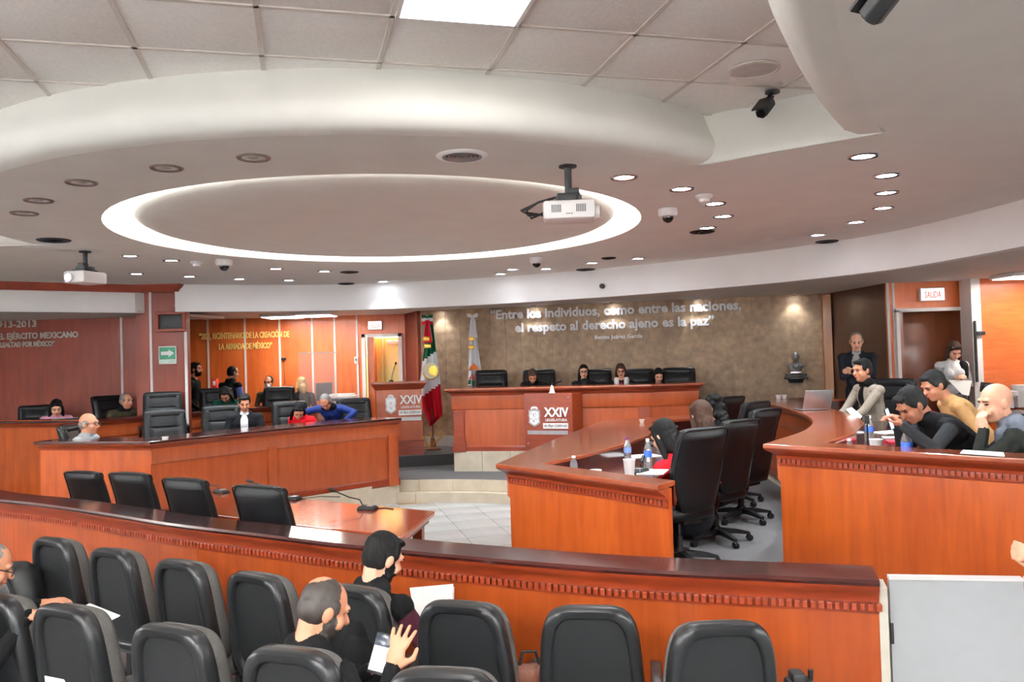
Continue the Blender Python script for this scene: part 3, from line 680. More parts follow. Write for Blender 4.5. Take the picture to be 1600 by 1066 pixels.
for q, d in along(fp, .0375):
    if tm is None: o = MB().rbox((0, 0, 0), (.025, .028, .036), .003).build('dentil', WOOD_T, ba, smooth=0); tm = o.data
    else: o = link('dentil', tm, ba)
    p = q - V((-d.y, d.x)) * .016; o.location = (p.x, p.y, ZP - .143); o.rotation_euler = (0, 0, math.atan2(d.y, d.x))
CREAM = mat('cream_paint', (206, 200, 186), .5, var=.03)
e_ = V(PART[-1]); d_ = (V(PART[-1]) - V(PART[-2])).normalized()
MB().box((e_.x + d_.x * .02, e_.y + d_.y * .02, .36), (.04, .16, .98), rotz(math.atan2(d_.y, d_.x))).build('end_post', CREAM, ba, smooth=0)
GREYD = mat('grey_white_laminate', (166, 168, 171), .45, var=.02)
g0 = e_ + d_ * .05; gd = V((.985, -.17)).normalized(); gn = V((gd.y, -gd.x))
for n, (k0, k1, lab) in enumerate([(0, .60, 'pale laminate swing gate beside the end of the wooden barrier'), (.615, 1.3, 'second pale laminate gate panel at the right edge past the first gate')]):
    gt = thing('gate', lab, 'gate'); a = g0 + gd * k0 - gn * -.04; c = g0 + gd * k1 - gn * -.04
    MB().prism([tuple(a), tuple(c), tuple(c - gn * .035), tuple(a - gn * .035)], -.08, ZP - .02).build('leaf', GREYD, gt, smooth=0)
    MB().prism([tuple(a + gn * .004), tuple(c + gn * .004), tuple(c - gn * .04), tuple(a - gn * .04)], ZP - .02, ZP - .004).build('top_edge', WHITEP, gt, smooth=0)
    b = MB()
    for z in (.62, .1): b.box((a.x + gd.x * .004, a.y + gd.y * .004, z), (.012, .012, .1))
    b.build('hinge', BLACK if n == 0 else GOLD, gt, smooth=0)
# ================================================================ WITNESS TABLE IN THE WELL
tb = thing('table', 'long polished reddish table in the well behind four black chairs', 'table')
tq = V((-.83, 6.03)); tu = V((-1.08, .70)).normalized(); tvv = V((.14, 1.0)); tl_ = 3.1
def TT(a, b_): return tuple(tq + tu * a + tvv * b_)
MB().prism([TT(0, 0), TT(tl_, 0), TT(tl_, 1), TT(0, 1)], .71, .75).build('table_top', wood('wood_table_top', (150, 62, 34), (172, 78, 44), .12, .9, horiz=True), tb, smooth=0, bevel=.008)
MB().prism([TT(.05, .05), TT(tl_ - .05, .05), TT(tl_ - .05, .95), TT(.05, .95)], .66, .71).build('apron', WOOD_T, tb, smooth=0)
for a, b_ in ((.1, .08), (.1, .85), (tl_ - .2, .08), (tl_ - .2, .85)):
    MB().prism([TT(a, b_), TT(a + .1, b_), TT(a + .1, b_ + .1), TT(a, b_ + .1)], 0, .67).build('leg', WOOD_T, tb, smooth=0, bevel=.006)
MB().prism([TT(.5, .75), TT(tl_ - .4, .75), TT(tl_ - .4, .78), TT(.5, .78)], .25, .67).build('modesty_panel', WOOD_T, tb, smooth=0)
def gooseneck(q, head, label, cable=None, group=None):
    m_ = thing('gooseneck_microphone', label, 'microphone', (0, 0, 0), 0, group); q = V(q); h = V(head)
    d = (h - q); d.z = 0; d = d.normalized() if d.length > 1e-3 else V((1, 0, 0)); sd = V((-d.y, d.x, 0))
    b = MB(); b.loft([[q + d * x * k + sd * y * k + V((0, 0, z)) for x, y in ((-.09, -.05), (.07, -.05), (.07, .05), (-.09, .05))] for z, k in ((0, 1), (.015, 1), (.032, .75))]); b.build('base', BLACK, m_, bevel=.004)
    b = MB(); b.loft([[q - d * .03 + d * x + sd * y + V((0, 0, z)) for x, y in ((-.035, -.03), (.02, -.03), (.02, .03), (-.035, .03))] for z in (.03, .036)]); b.build('key_plate', SILVER, m_)
    mid = (q + h) / 2 + V((0, 0, .02)); b = MB(); b.tube([q + d * .03 + V((0, 0, .02)), q * .8 + h * .2 + V((0, 0, .05)), mid, h], .0055, 6); b.build('neck', BLACK, m_)
    dd = (h - mid).normalized(); b = MB(); b.tube([h - dd * .03, h + dd * .03], .014, 8); b.build('capsule', BLACK, m_)
    if cable: b = MB(); b.tube([V(c) for c in cable], .004, 5); b.build('cable', BLACK, m_)
    return m_
q = W(573, 796, .75); h = WD(519, 766, q.y + .1)
gooseneck(q, h, 'gooseneck microphone on the table near its free end', [q + V((.08, 0, .005)), q + V((.16, .02, .004)), q + V((.24, -.05, .004))])
q = W(455, 781, .75); h = WD(390, 752, q.y + .15)
gooseneck(q, h, 'gooseneck microphone behind the nearest black table chair', [q + V((.08, 0, .005)), q + V((.25, .12, .004)), q + V((.45, .05, .004))])
q = W(345, 770, .75) ; h = WD(318, 755, q.y + .2)
gooseneck(q, h, 'gooseneck microphone between the two nearest black table chairs')

# ================================================================ CHAIRS
def sup(c, e): return math.copysign(abs(c) ** e, c)
def exec_chair():
    t = thing('executive_chair', '', 'chair', (0, 0, 0), 0)
    def yb(z): k = (z - .46) / .68; return -.20 - .13 * k ** 1.3 + .03 * math.sin(k * PI)
    def half(z):
        k = (z - .46) / .68; wv = .185 + .075 * min(1, k / .45) - .012 * max(0, (k - .5) / .5)
        if k > .94: wv *= math.sqrt(max(0, 1 - ((k - .94) / .075) ** 2 * .35))
        if k < .06: wv *= .9
        return wv
    rings = []; N = 40
    zs = [.46, .47, .5, .56, .64, .72, .80, .86, .9, .915, .925, .935, .95, 1.0, 1.05, 1.09, 1.115, 1.13, 1.138]
    for z in zs:
        w_ = half(z); k = (z - .46) / .68; th = .055 * (1 if .03 < k < .96 else .5 if k <= .03 or k < .99 else .3)
        seam = .014 * math.exp(-((z - .925) / .012) ** 2); ring = []
        for j in range(N):
            a = 2 * PI * j / N; x = w_ * sup(math.cos(a), .6); y = th * sup(math.sin(a), .75)
            if math.sin(a) > 0:
                u = abs(x) / w_; y += (.022 * (1 / (1 + math.exp(-(u - .66) * 26)))) * (1 if u < .93 else .5) - .012 * math.exp(-((u - .64) / .05) ** 2) - seam * (u < .64)
            ring.append(V((x, yb(z) + y, z)))
        rings.append(ring)
    MB().loft(rings).build('backrest', LEATHER, t, smooth=60)
    b = MB(); pts = []
    for z in [.5, .6, .7, .8, .9, 1.0, 1.08, 1.12]: pts.append(V((half(z) * .985, yb(z) - .028, z)))
    pts += [V((x * half(1.12), yb(1.13) - .028, 1.135)) for x in (.8, .4, 0, -.4, -.8)] + [V((-p.x, p.y, p.z)) for p in reversed(pts)]
    b.tube(pts, .008, 6); b.build('piping', LEATHER, t)
    rg = []
    for x in np.linspace(-.235, .235, 9):
        k = 1 - .25 * (abs(x) / .235) ** 4; rg.append([V((x, yb(1.09) + .02 + .05 * k * math.cos(a), 1.085 + .06 * k * math.sin(a))) for a in np.linspace(0, 2 * PI, 14, endpoint=False)])
    MB().loft(rg).build('head_roll', LEATHER, t, smooth=60)
    b = MB(); rg = []
    for z, s in ((.40, .8), (.41, .96), (.44, 1), (.475, 1), (.495, .96), (.505, .8)):
        rg.append([V((.26 * s * sup(math.cos(a), .5), .02 + .25 * s * sup(math.sin(a), .5), z + .02 * max(0, math.sin(a)) * (z > .45))) for a in np.linspace(0, 2 * PI, 28, endpoint=False)])
    b.loft(rg); b.build('seat', LEATHER, t, smooth=60)
    for s in (-1, 1):
        b = MB(); b.rbox((s * .30, .0, .665), (.06, .30, .035), .014); b.build('armrest', LEATHER, t)
        b = MB(); b.tube([(s * .27, -.15, .44), (s * .305, -.15, .52), (s * .30, -.13, .64), (s * .30, 0, .645), (s * .30, .11, .64), (s * .305, .11, .5), (s * .25, .08, .42)], .016, 8); b.build('arm_frame', BLACK_G, t)
        MB().rbox((s * .30, -.165, .665), (.05, .014, .022), .004).build('arm_cap', CHROME, t)
    b = MB(); b.tube([(0, 0, .09), (0, 0, .25)], .03, 12); b.tube([(0, 0, .25), (0, 0, .4)], .018, 10); b.rbox((0, -.02, .385), (.2, .3, .035), .008); b.build('gas_lift', BLACK, t)
    hb = MB(); hb.lathe([(.05, .07), (.055, .12), (.035, .15)], 12); base = hb.build('base', BLACK, t)
    lm = None
    for k in range(5):
        if lm is None:
            b = MB(); b.loft([[V((x, yy, z)) for x, z in ((-w_, h0), (w_, h0), (w_, h1), (-w_, h1))] for yy, w_, h0, h1 in ((.03, .028, .085, .13), (.18, .024, .075, .115), (.31, .018, .062, .085))])
            o = b.build('leg', BLACK, base, bevel=.005); lm = o.data; mod = True
            b = MB()
            for s in (-1, 1): b.tube([(s * .012 - .008 * 1, .31, .03), (s * .012 + .008, .31, .03)], .03, 12)
            b.box((0, .31, .055), (.012, .02, .03)); c = b.build('caster', BLACK, base); cm = c.data
        else:
            o = link('leg', lm, base); c = link('caster', cm, base)
            for mm in base.children[0].modifiers:
                nb_ = o.modifiers.new('bevel', 'BEVEL'); nb_.width = .005; nb_.segments = 2; nb_.limit_method = 'ANGLE'
        o.rotation_euler = c.rotation_euler = (0, 0, 2 * PI * k / 5 + .3)
    return t
chair_proto = [exec_chair()]; used = [False]
def put_chair(x, y, z, yaw, label, group, s=1.0):
    if not used[0]: o = chair_proto[0]; used[0] = True
    else: o = copy_tree(chair_proto[0])
    o.location = (x, y, z); o.rotation_euler = (0, 0, R(yaw)); o.scale = (s, s, s); o['label'] = label; o['group'] = group; return o
def chair_top(px, py, y, yaw, zfloor, label, group, s=None):       # back-top seen at px,py at depth y
    p = WD(px, py, y); f = V((-math.sin(R(yaw)), math.cos(R(yaw)))); s = s or (p.z - zfloor) / 1.145
    return put_chair(p.x + f.x * .31 * s, p.y + f.y * .31 * s, zfloor, yaw, label, group, s)
g = 'black chairs at the table in the well'
for px, py, y, yw, lab in [(130, 736, 8.05, -24, 'black leather chair at the table end, farthest left of the four in the well'), (203, 738, 7.35, -28, 'black leather chair at the well table, second from the left wall side'), (289, 747, 6.8, -30, 'black leather chair at the well table, second from the free end'), (405, 758, 6.15, -30, 'nearest black leather chair at the well table, beside its bare stretch')]:
    chair_top(px, py, y, yw, 0, lab, g)
g = 'black chairs of the first right tier'
for px, py, y, yw, lab in [(1098, 668, 6.5, 32, 'tall black executive chair behind the red-sleeved woman'), (1156, 655, 7.35, 38, 'tall black executive chair just beyond the red-sleeved woman\'s chair'), (1196, 638, 8.3, 44, 'tall black chair third along the first right tier, nearest the curved desk front'), (1181, 627, 9.3, 44, 'tall black chair half hidden behind the third chair of the right tier'), (1142, 619, 10.2, 44, 'farthest black chair of the first right tier, beside the rostrum end')]:
    chair_top(px, py, y, yw, .3, lab, g)
g = 'black chairs behind the rostrum'
for px, py, y, yw, lab in [(767, 578, 14.15, 180, 'empty black chair at the flag end of the rostrum'), (842, 577, 14.0, 176, 'black rostrum chair behind the woman bowing her head'), (930, 577, 13.9, 172, 'black rostrum chair behind the woman in black with glasses'), (997, 576, 13.75, 168, 'black rostrum chair behind the woman with the striped scarf'), (1060, 574, 13.6, 165, 'black rostrum chair beside the woman with a headband')]:
    chair_top(px, py, y, yw, .6, lab, g)
g = 'black chairs of the left tiers'
for px, py, y, yw, zf, lab in [(55, 633, 12.75, -150, .48, 'black chair behind the woman in pink'), (168, 618, 13.0, -125, .48, 'black chair behind the man in the olive jacket'), (254, 612, 12.35, -155, .48, 'empty black chair in front of the wooden column'), (257, 640, 11.0, -150, .3, 'empty black chair at the front left desk, below the column chair'),
    (337, 606, 13.5, -145, .48, 'black chair behind the woman in dark green'), (436, 604, 14.3, -170, .48, 'black chair back in front of the masked man'), (345, 633, 11.9, -150, .3, 'black chair behind the man in the dark suit'), (452, 627, 12.5, -155, .3, 'black chair behind the woman in the red jacket'), (552, 622, 12.9, -160, .3, 'empty black chair beside the podium'), (106, 664, 10.15, -85, .3, 'black chair seen edge-on behind the grey-haired man in profile')]:
    chair_top(px, py, y, yw, zf, lab, g)
g = 'black chairs of the second right tier'
for px, py, y, yw, lab in [(1398, 591, 9.35, 115, 'black chair behind the man in the grey blazer'), (1494, 616, 7.35, 72, 'black chair behind the man in the tan sweater'), (1592, 642, 5.62, 62, 'black chair at the right edge behind the bald man')]:
    chair_top(px, py, y, yw, .45, lab, g)

def hall_chair():                     # moulded auditorium chair; origin on the floor below the back
    t = thing('auditorium_chair', '', 'chair', (0, 0, 0), 0)
    lean = math.tan(R(11))
    def outline(s, n=44):
        pts = []
        zb, zt = .36, 1.01; zc = (zb + zt) / 2; hz = (zt - zb) / 2
        for k in range(n):
            a = 2 * PI * k / n; cz = sup(math.sin(a), .42); cx = sup(math.cos(a), .42)
            z = zc + hz * cz * s[1]; w_ = (.262 - .05 * (cz * .5 + .5)) * s[0]
            if cz < -.6: w_ *= 1 - .10 * ((-cz - .6) / .4)
            pts.append((cx * w_, z))
        return pts
    def ring(s, y): return [V((x, y - (z - .45) * lean + .05 * ((z - .45) / .55) ** 2 * .5, z)) for x, z in outline(s)]
    b = MB(); b.loft([ring((.97, .985), .045), ring((1, 1), .03), ring((1, 1), .005), ring((.975, .985), -.02), ring((.93, .955), -.032), ring((.80, .87), -.032), ring((.77, .85), -.026), ring((.745, .83), -.006)], cap=False)
    b.build('shell', PLASTIC, t, smooth=50)
    b = MB(); b.loft([ring((.745, .83), -.006), ring((.6, .66), -.003), ring((.1, .1), -.002)], cap=False); b.add(ring((.1, .1), -.002), [tuple(range(44))]); b.build('inset_panel', PLASTIC_I, t, smooth=50)
    b = MB(); b.loft([ring((.95, .93), .03), ring((.975, .945), .05), ring((.975, .945), .095), ring((.93, .9), .12), ring((.7, .72), .13), ring((.1, .1), .132)], cap=True); b.build('cushion', FABRIC_G, t, smooth=60)
    b = MB(); rg = []
    for z, s in ((.33, .9), (.345, 1), (.42, 1), (.45, .95), (.455, .8)): rg.append([V((.245 * s * sup(math.cos(a), .4), .27 + .22 * s * sup(math.sin(a), .4), z + .03 * math.sin(a))) for a in np.linspace(0, 2 * PI, 28, endpoint=False)])
    b.loft(rg); b.build('seat', FABRIC_G, t, smooth=60)
    for s in (-1, 1):
        b = MB(); b.rbox((s * .295, .2, .60), (.055, .30, .035), .012, rotx(R(4))); b.build('armrest', PLASTIC, t)
        b = MB(); b.tube([(s * .29, .28, .585), (s * .29, .22, .42), (s * .27, .2, .36), (s * .27, .1, .38), (s * .28, .08, .45), (s * .29, .1, .59)], .017, 8); b.build('arm_support', BLACK, t)
    for s in (-1, 1):
        b = MB(); b.box((s * .2, .2, .185), (.05, .07, .34)); b.box((s * .2, .2, .012), (.07, .32, .024)); b.build('leg', BLACK, t, smooth=0, bevel=.005)
    return t
hp = hall_chair(); hused = [False]
ZA = -.12
def put_hall(px, py, yaw, label, group, pt=None):
    p = W(px, py, ZA + 1.01) if pt is None else V((*pt, 0)); f = V((-math.sin(R(yaw)), math.cos(R(yaw))))
    o = hp if not hused[0] else copy_tree(hp); hused[0] = True
    o.location = (p.x + f.x * .08, p.y + f.y * .08, ZA); o.rotation_euler = (0, 0, R(yaw)); o['label'] = label; o['group'] = group; return o
g = 'auditorium chairs in the front public row'
for px, py, yw, lab in [(80, 841, -31, 'dark auditorium chair in the front public row, beside the black backpack'), (172, 858, -31, 'dark auditorium chair in the front public row, second from the backpack'), (278, 876, -32, 'dark auditorium chair in the front public row, third from the backpack'), (396, 896, -33, 'dark auditorium chair in the front row just left of the bearded man'), (545, 916, -30, 'dark auditorium chair holding the bearded man in a vest'), (718, 941, -20, 'dark auditorium chair in the front row just right of the white papers'), (920, 948, -8, 'dark auditorium chair in the front row with a brown bag on its left'), (1128, 973, 2, 'last dark auditorium chair of the front row, nearest the gate')]:
    put_hall(px, py, yw, lab, g)
g = 'auditorium chairs in the second public row'
for px, py, yw, lab in [(-12, 930, -30, 'dark auditorium chair cut by the left edge, behind the man with glasses'), (98, 947, -27, 'dark auditorium chair in the second row with a paper in its back'), (262, 978, -24, 'dark auditorium chair in the second row left of the balding man'), (450, 1015, -20, 'dark auditorium chair holding the balding man with a phone'), (688, 1048, -10, 'dark auditorium chair of the second row, mostly below the photo edge')]:
    put_hall(px, py, yw, lab, g)
# ================================================================ PEOPLE
def capsule(b, a, c, ra, rb, n=10):
    a, c = V(a), V(c); d = c - a
    if d.length < 1e-4: d = V((0, 0, .001))
    d.normalize(); up = V((0, 0, 1)) if abs(d.z) < .9 else V((0, 1, 0)); x = d.cross(up).normalized(); y = x.cross(d); rings = []
    for k in range(5): t = -PI / 2 + PI / 2 * k / 4; rings.append((a + d * (ra * math.sin(t)), max(ra * math.cos(t), ra * .03)))
    for k in range(5): t = PI / 2 * k / 4; rings.append((c + d * (rb * math.sin(t)), max(rb * math.cos(t), rb * .03)))
    b.loft([[p + (x * math.cos(2 * PI * j / n) + y * math.sin(2 * PI * j / n)) * r_ for j in range(n)] for p, r_ in rings])
class Fig:
    """collects tapered capsules and ellipsoids, fuses them into one skin by voxel remesh and colours it by nearest primitive"""
    def __init__(s): s.p = []; s.paint = []; s.mats = []
    def mi(s, m):
        if m not in s.mats: s.mats.append(m)
        return s.mats.index(m)
    def cap(s, a, c, ra, rb, m): s.p.append(('c', V(a), V(c), ra, rb, s.mi(m))); return s
    def ell(s, c, r, m, rot=None): s.p.append(('e', V(c), V(r), rot or M.Identity(3), 0, s.mi(m))); return s
    def pt(s, c, r, m, rot=None): s.paint.append((V(c), V(r), rot or M.Identity(3), s.mi(m)))
    def build(s, name, parent, vox, smooth=4, disp=0):
        b = MB()
        for q in s.p:
            if q[0] == 'c': capsule(b, q[1], q[2], q[3], q[4])
            else: b.ell(q[1], q[2], 14, 10, q[3])
        me = bpy.data.meshes.new('tmp'); me.from_pydata(b.v, [], b.f)
        bm = bmesh.new(); bm.from_mesh(me); bmesh.ops.recalc_face_normals(bm, faces=bm.faces[:]); bm.to_mesh(me); bm.free()
        o = bpy.data.objects.new('tmp', me); C.objects.link(o)
        r_ = o.modifiers.new('r', 'REMESH'); r_.mode = 'VOXEL'; r_.voxel_size = vox
        if disp:
            tx = bpy.data.textures.get('hair_clumps') or bpy.data.textures.new('hair_clumps', 'CLOUDS'); tx.noise_scale = .035; tx.noise_depth = 3
            dm = o.modifiers.new('d', 'DISPLACE'); dm.texture = tx; dm.strength = disp; dm.mid_level = .5
        k = o.modifiers.new('s', 'SMOOTH'); k.factor = .5; k.iterations = smooth
        nm = bpy.data.meshes.new_from_object(o.evaluated_get(bpy.context.evaluated_depsgraph_get())); bpy.data.objects.remove(o); bpy.data.meshes.remove(me)
        nm.name = name
        nm.materials.clear()
        for m in s.mats: nm.materials.append(m)
        nf = len(nm.polygons); ctr = np.empty(nf * 3); nm.polygons.foreach_get('center', ctr); ctr = ctr.reshape(-1, 3)
        best = np.full(nf, 9.); idx = np.zeros(nf, dtype=np.int32)
        for q in s.p:
            if q[0] == 'c':
                a = np.array(q[1]); d = np.array(q[2]) - a; L2 = max(d @ d, 1e-9); t = np.clip(((ctr - a) @ d) / L2, 0, 1)
                ds = np.linalg.norm(ctr - a - t[:, None] * d, axis=1) - (q[3] + (q[4] - q[3]) * t)
            else:
                loc = (ctr - np.array(q[1])) @ np.array(q[3]); rr = np.array(q[2]); kk = np.linalg.norm(loc / rr, axis=1); ds = (kk - 1) * rr.min()
            w_ = ds < best; best[w_] = ds[w_]; idx[w_] = q[5]
        for c, r2, rot, m in s.paint:
            loc = (ctr - np.array(c)) @ np.array(rot); idx[np.linalg.norm(loc / np.array(r2), axis=1) < 1] = m
        nm.polygons.foreach_set('material_index', idx); nm.shade_smooth()
        return link(name, nm, parent)
def rot_to(d, n):                     # matrix with y along d and z close to n
    d = V(d).normalized(); n = V(n); x = d.cross(n).normalized(); n = x.cross(d)
    return M((x, d, n)).transposed()
def hand(F, wrist, d, n, m, side, curl=.5, spread=.0, s=1.0):
    """palm, four unequal two-jointed fingers and a thumb; d finger direction, n palm normal (the way fingers curl), side +1 thumb on +x of (d x n)"""
    Rm = rot_to(d, n); P = lambda x, y, z: V(wrist) + Rm @ V((x * s, y * s, z * s))
    F.ell(P(0, .045, 0), (.04 * s, .052 * s, .017 * s), m, Rm); F.cap(V(wrist), P(0, .03, 0), .026 * s, .026 * s, m)
    for k, (x, l) in enumerate([(-.031, .068), (-.011, .08), (.010, .074), (.029, .056)]):
        x = -x * side * -1 if side < 0 else x; a = spread * (k - 1.5) * (-1 if side < 0 else 1)
        dx = math.sin(a); p0 = P(x, .085, 0); c1 = curl * .8; c2 = curl * 1.7
        p1 = P(x + dx * l * .5, .085 + l * .5 * math.cos(c1), l * .5 * math.sin(c1)); p2 = P(x + dx * l * .95, .085 + l * (.5 * math.cos(c1) + .48 * math.cos(c2)), l * (.5 * math.sin(c1) + .48 * math.sin(c2)))
        F.cap(p0, p1, .0095 * s, .009 * s, m); F.cap(p1, p2, .009 * s, .0078 * s, m)
    sx = -side
    q0 = P(sx * .028, .022, .004); q1 = P(sx * (.058 + spread * .05), .055, .012 + .012 * curl); q2 = P(sx * (.058 + spread * .07 - .012 * curl), .088, .018 + .02 * curl)
    F.cap(q0, q1, .0135 * s, .011 * s, m); F.cap(q1, q2, .0105 * s, .0085 * s, m)
seatlog = []
def person(label, px, py, y, floor, yaw, top='black', sleeve=None, legs='jeans', skin=0, hair='short', hairm=None, pose='sit', lean=8, bend=0, side=0, head=(10, 0, 0), rh=None, lh=None, female=False, shirt=None, beard=False, mask=False,
           glasses=False, vox=.010, hands=True, hcurl=(.5, .5), hdir=(None, None), hn=(None, None), hspread=(0, 0), collar=None, extra=None, group=None, elbow=(None, None), s=1.0, vest=False, hair_s=1.0, baldpatch=None, neck=.088):
    """px,py,y: photo position and depth of the head centre; body frame x right, y forward, z up with origin at the pelvis"""
    top_m = CL[top]; sl = CL[sleeve or top]; lg = CL[legs]; sk = SKIN[skin]; hm = hairm or HAIR_K
    H = WD(px, py, y); yawr = R(yaw); Rz = M.Rotation(yawr, 3, 'Z')
    F = Fig()
    L1, L2 = R(lean), R(lean + bend); sd = R(side)
    d1 = V((math.sin(sd), math.sin(L1), math.cos(L1))).normalized(); d2 = V((math.sin(sd) * 1.3, math.sin(L2), math.cos(L2))).normalized()
    p0 = V((0, 0, 0)); p1 = d1 * .24 * s; p2 = p1 + d2 * .24 * s
    L3 = L2 * .75 + R(8); dn = V((math.sin(sd), math.sin(L3), math.cos(L3))).normalized()
    nb = p2 + d2 * .03 * s; hp_, hy, hr = [R(a) for a in head]
    Rh = rotz(hy) @ rotx(-hp_) @ roty(hr)
    skull = nb + dn * neck * s; hc = skull + Rh @ V((0, .022, .085)) * s
    off = Rz @ hc; base = V((H.x - off.x, H.y - off.y, H.z - hc.z)); pel = base.z - floor
    stand = pose == 'stand'
    k_leg = pel / .93 if stand else 1
    seatlog.append((label[:40], round(pel - (.0 if stand else .1), 2), 'stand' if stand else 'seat', round(H.x, 2), round(H.y, 2)))
    t = thing('person', label, 'person', (base.x, base.y, floor), yawr, group); O = V((0, 0, pel))
    Rt = rot_to(d2.cross(V((1, 0, 0))) * -1 if False else V((0, math.cos(L2), -math.sin(L2))), d2)
    R1 = rot_to(V((0, math.cos(L1), -math.sin(L1))), d1)
    sw = (.165 if female else .19) * s
    q = lambda v: V(v) + O
    # torso
    F.ell(q(p0 + V((0, -.01, .02))), V((.175, .125, .125)) * s, lg, R1)
    F.ell(q(p1 * .55), V((.16 if not female else .145, .115, .15)) * s, top_m, R1); F.ell(q(p1 + d2 * .05 * s), V((.16 if not female else .145, .115, .17)) * s, top_m, Rt)
    F.ell(q(p1 + d2 * .14 * s), V((.175 if not female else .15, .12, .15)) * s, top_m, Rt)
    SR = p2 + Rt @ V((sw, 0, -.02)); SL = p2 + Rt @ V((-sw, 0, -.02))
    F.cap(q(SR), q(SL), .062 * s, .062 * s, top_m); F.ell(q(p2 + Rt @ V((0, -.01, .02))), V((.115, .07, .06)) * s, top_m, Rt)
    if female:
        for k in (-1, 1): F.ell(q(p1 + d2 * .13 * s + Rt @ V((k * .07, .09, 0))), (.062, .055, .06), top_m, Rt)
    if collar: F.cap(q(p2 + Rt @ V((-.05, .0, .055))), q(p2 + Rt @ V((.05, .0, .055))), .06 * s, .06 * s, CL[collar])
    # neck and head
    F.cap(q(nb), q(skull + V((0, 0, .03))), .056 * s if not female else .05, .05 * s if not female else .044, sk)
    h = lambda x, yy, z: q(hc + Rh @ (V((x, yy, z)) * s))
    e3 = lambda a, b_, c: V((a, b_, c)) * s
    F.ell(h(0, -.012, .03), e3(.076, .096, .091), sk, Rh); F.ell(h(0, .022, -.03), e3(.064, .07, .088), sk, Rh); F.ell(h(0, .052, -.088), e3(.036, .034, .028), sk, Rh)
    F.cap(h(0, .085, .012), h(0, .108, -.022), .010 * s, .016 * s, sk); F.cap(h(-.036, .076, .03), h(.036, .076, .03), .016 * s, .016 * s, sk)
    for k in (-1, 1):
        F.ell(h(k * .04, .058, -.03), e3(.027, .026, .03), sk, Rh); F.ell(h(k * .077, -.008, -.008), e3(.013, .022, .033), sk, Rh @ roty(k * .2))
        F.pt(h(k * .030, .09, .006), e3(.016, .024, .0085), EYED, Rh); F.pt(h(k * .032, .09, .028), e3(.022, .03, .006), hm if hair not in ('bald',) else HAIR_S, Rh)
    F.ell(h(0, .088, -.056), e3(.024, .012, .011), LIPS if female else sk, Rh); F.pt(h(0, .1, -.056), e3(.024, .03, .009), LIPS, Rh)
    if beard:
        F.pt(h(0, .055, -.085), e3(.08, .08, .05), HAIR_S if beard == 'stubble' else hm, Rh); F.pt(h(0, .1, -.05), e3(.022, .03, .006), LIPS, Rh)
        for k in (-1, 1): F.pt(h(k * .066, .02, -.04), e3(.025, .028, .05), HAIR_S if beard == 'stubble' else hm, Rh)
    if mask: F.ell(h(0, .066, -.052), e3(.056, .052, .05), CL['mask'], Rh)
    if shirt:
        F.pt(q(p1 + d2 * .17 * s + Rt @ V((0, .12, 0))), (.052, .09, .15), CL[shirt], Rt); F.pt(q(nb + Rt @ V((0, .05, .02))), (.06, .05, .03), CL[shirt], Rt)
    # arms by two-bone reach
    for sgn, S, tgt, eb, hc_, hd, hn_, hs in ((1, SR, rh, elbow[0], hcurl[0], hdir[0], hn[0], hspread[0]), (-1, SL, lh, elbow[1], hcurl[1], hdir[1], hn[1], hspread[1])):
        if tgt is None: tgt = (sgn * .16, .33, .12) if not stand else (sgn * .24, .04, -.06)
        if isinstance(tgt, V): T = Rz.transposed() @ (tgt - base)          # a world point
        else: T = V(tgt)
        a_, b_ = .285 * s, .25 * s; v = T - S; L_ = min(v.length, (a_ + b_) * .985); vd = v.normalized(); T = S + vd * L_
        ca = (a_ * a_ + L_ * L_ - b_ * b_) / (2 * a_ * L_); pole = V(eb) if eb else V((sgn * .5, -.35, -1)); pole = (pole - vd * pole.dot(vd)).normalized()
        E_ = S + vd * (a_ * ca) + pole * (a_ * math.sqrt(max(0, 1 - ca * ca)))
        F.cap(q(S), q(E_), .056 * s, .045 * s, sl); F.cap(q(E_), q(T), .046 * s, .034 * s, sl)
        if vest: F.ell(q(S), (.068, .07, .07), top_m, Rt)
        fd = V(hd) if hd else (T - E_).normalized(); fn = V(hn_) if hn_ else (V((0, .25, -1)) if not stand else V((-sgn, .2, 0)))
        if abs(fd.normalized().dot(fn.normalized())) > .95: fn = V((-sgn, .3, .2))
        hand(F, q(T), fd, fn, sk, sgn, hc_, hs, s)
    # legs
    for k in (-1, 1):
        if stand:
            hip = q((k * .09, 0, 0)); kn = V((k * .1, .03, pel * .53)); an = V((k * .11, 0, .09))
            F.cap(hip, kn, .088, .062, lg); F.cap(kn, an, .058, .045, lg)
        else:
            hip = q((k * .09, .02, -.0)); kn = V((k * .13, .44, max(.35, pel + .0))); an = V((k * .13, .40, .09))
            F.cap(hip, kn, .085, .062, lg); F.cap(kn, an, .058, .045, lg)
        F.cap(an + V((0, -.02, -.04)), an + V((k * .02, .15, -.055)), .04, .034, CL['black'])
    if extra: extra(F, q, h, Rt, Rh, p1, p2, d2)
    body = F.build('body', t, vox)
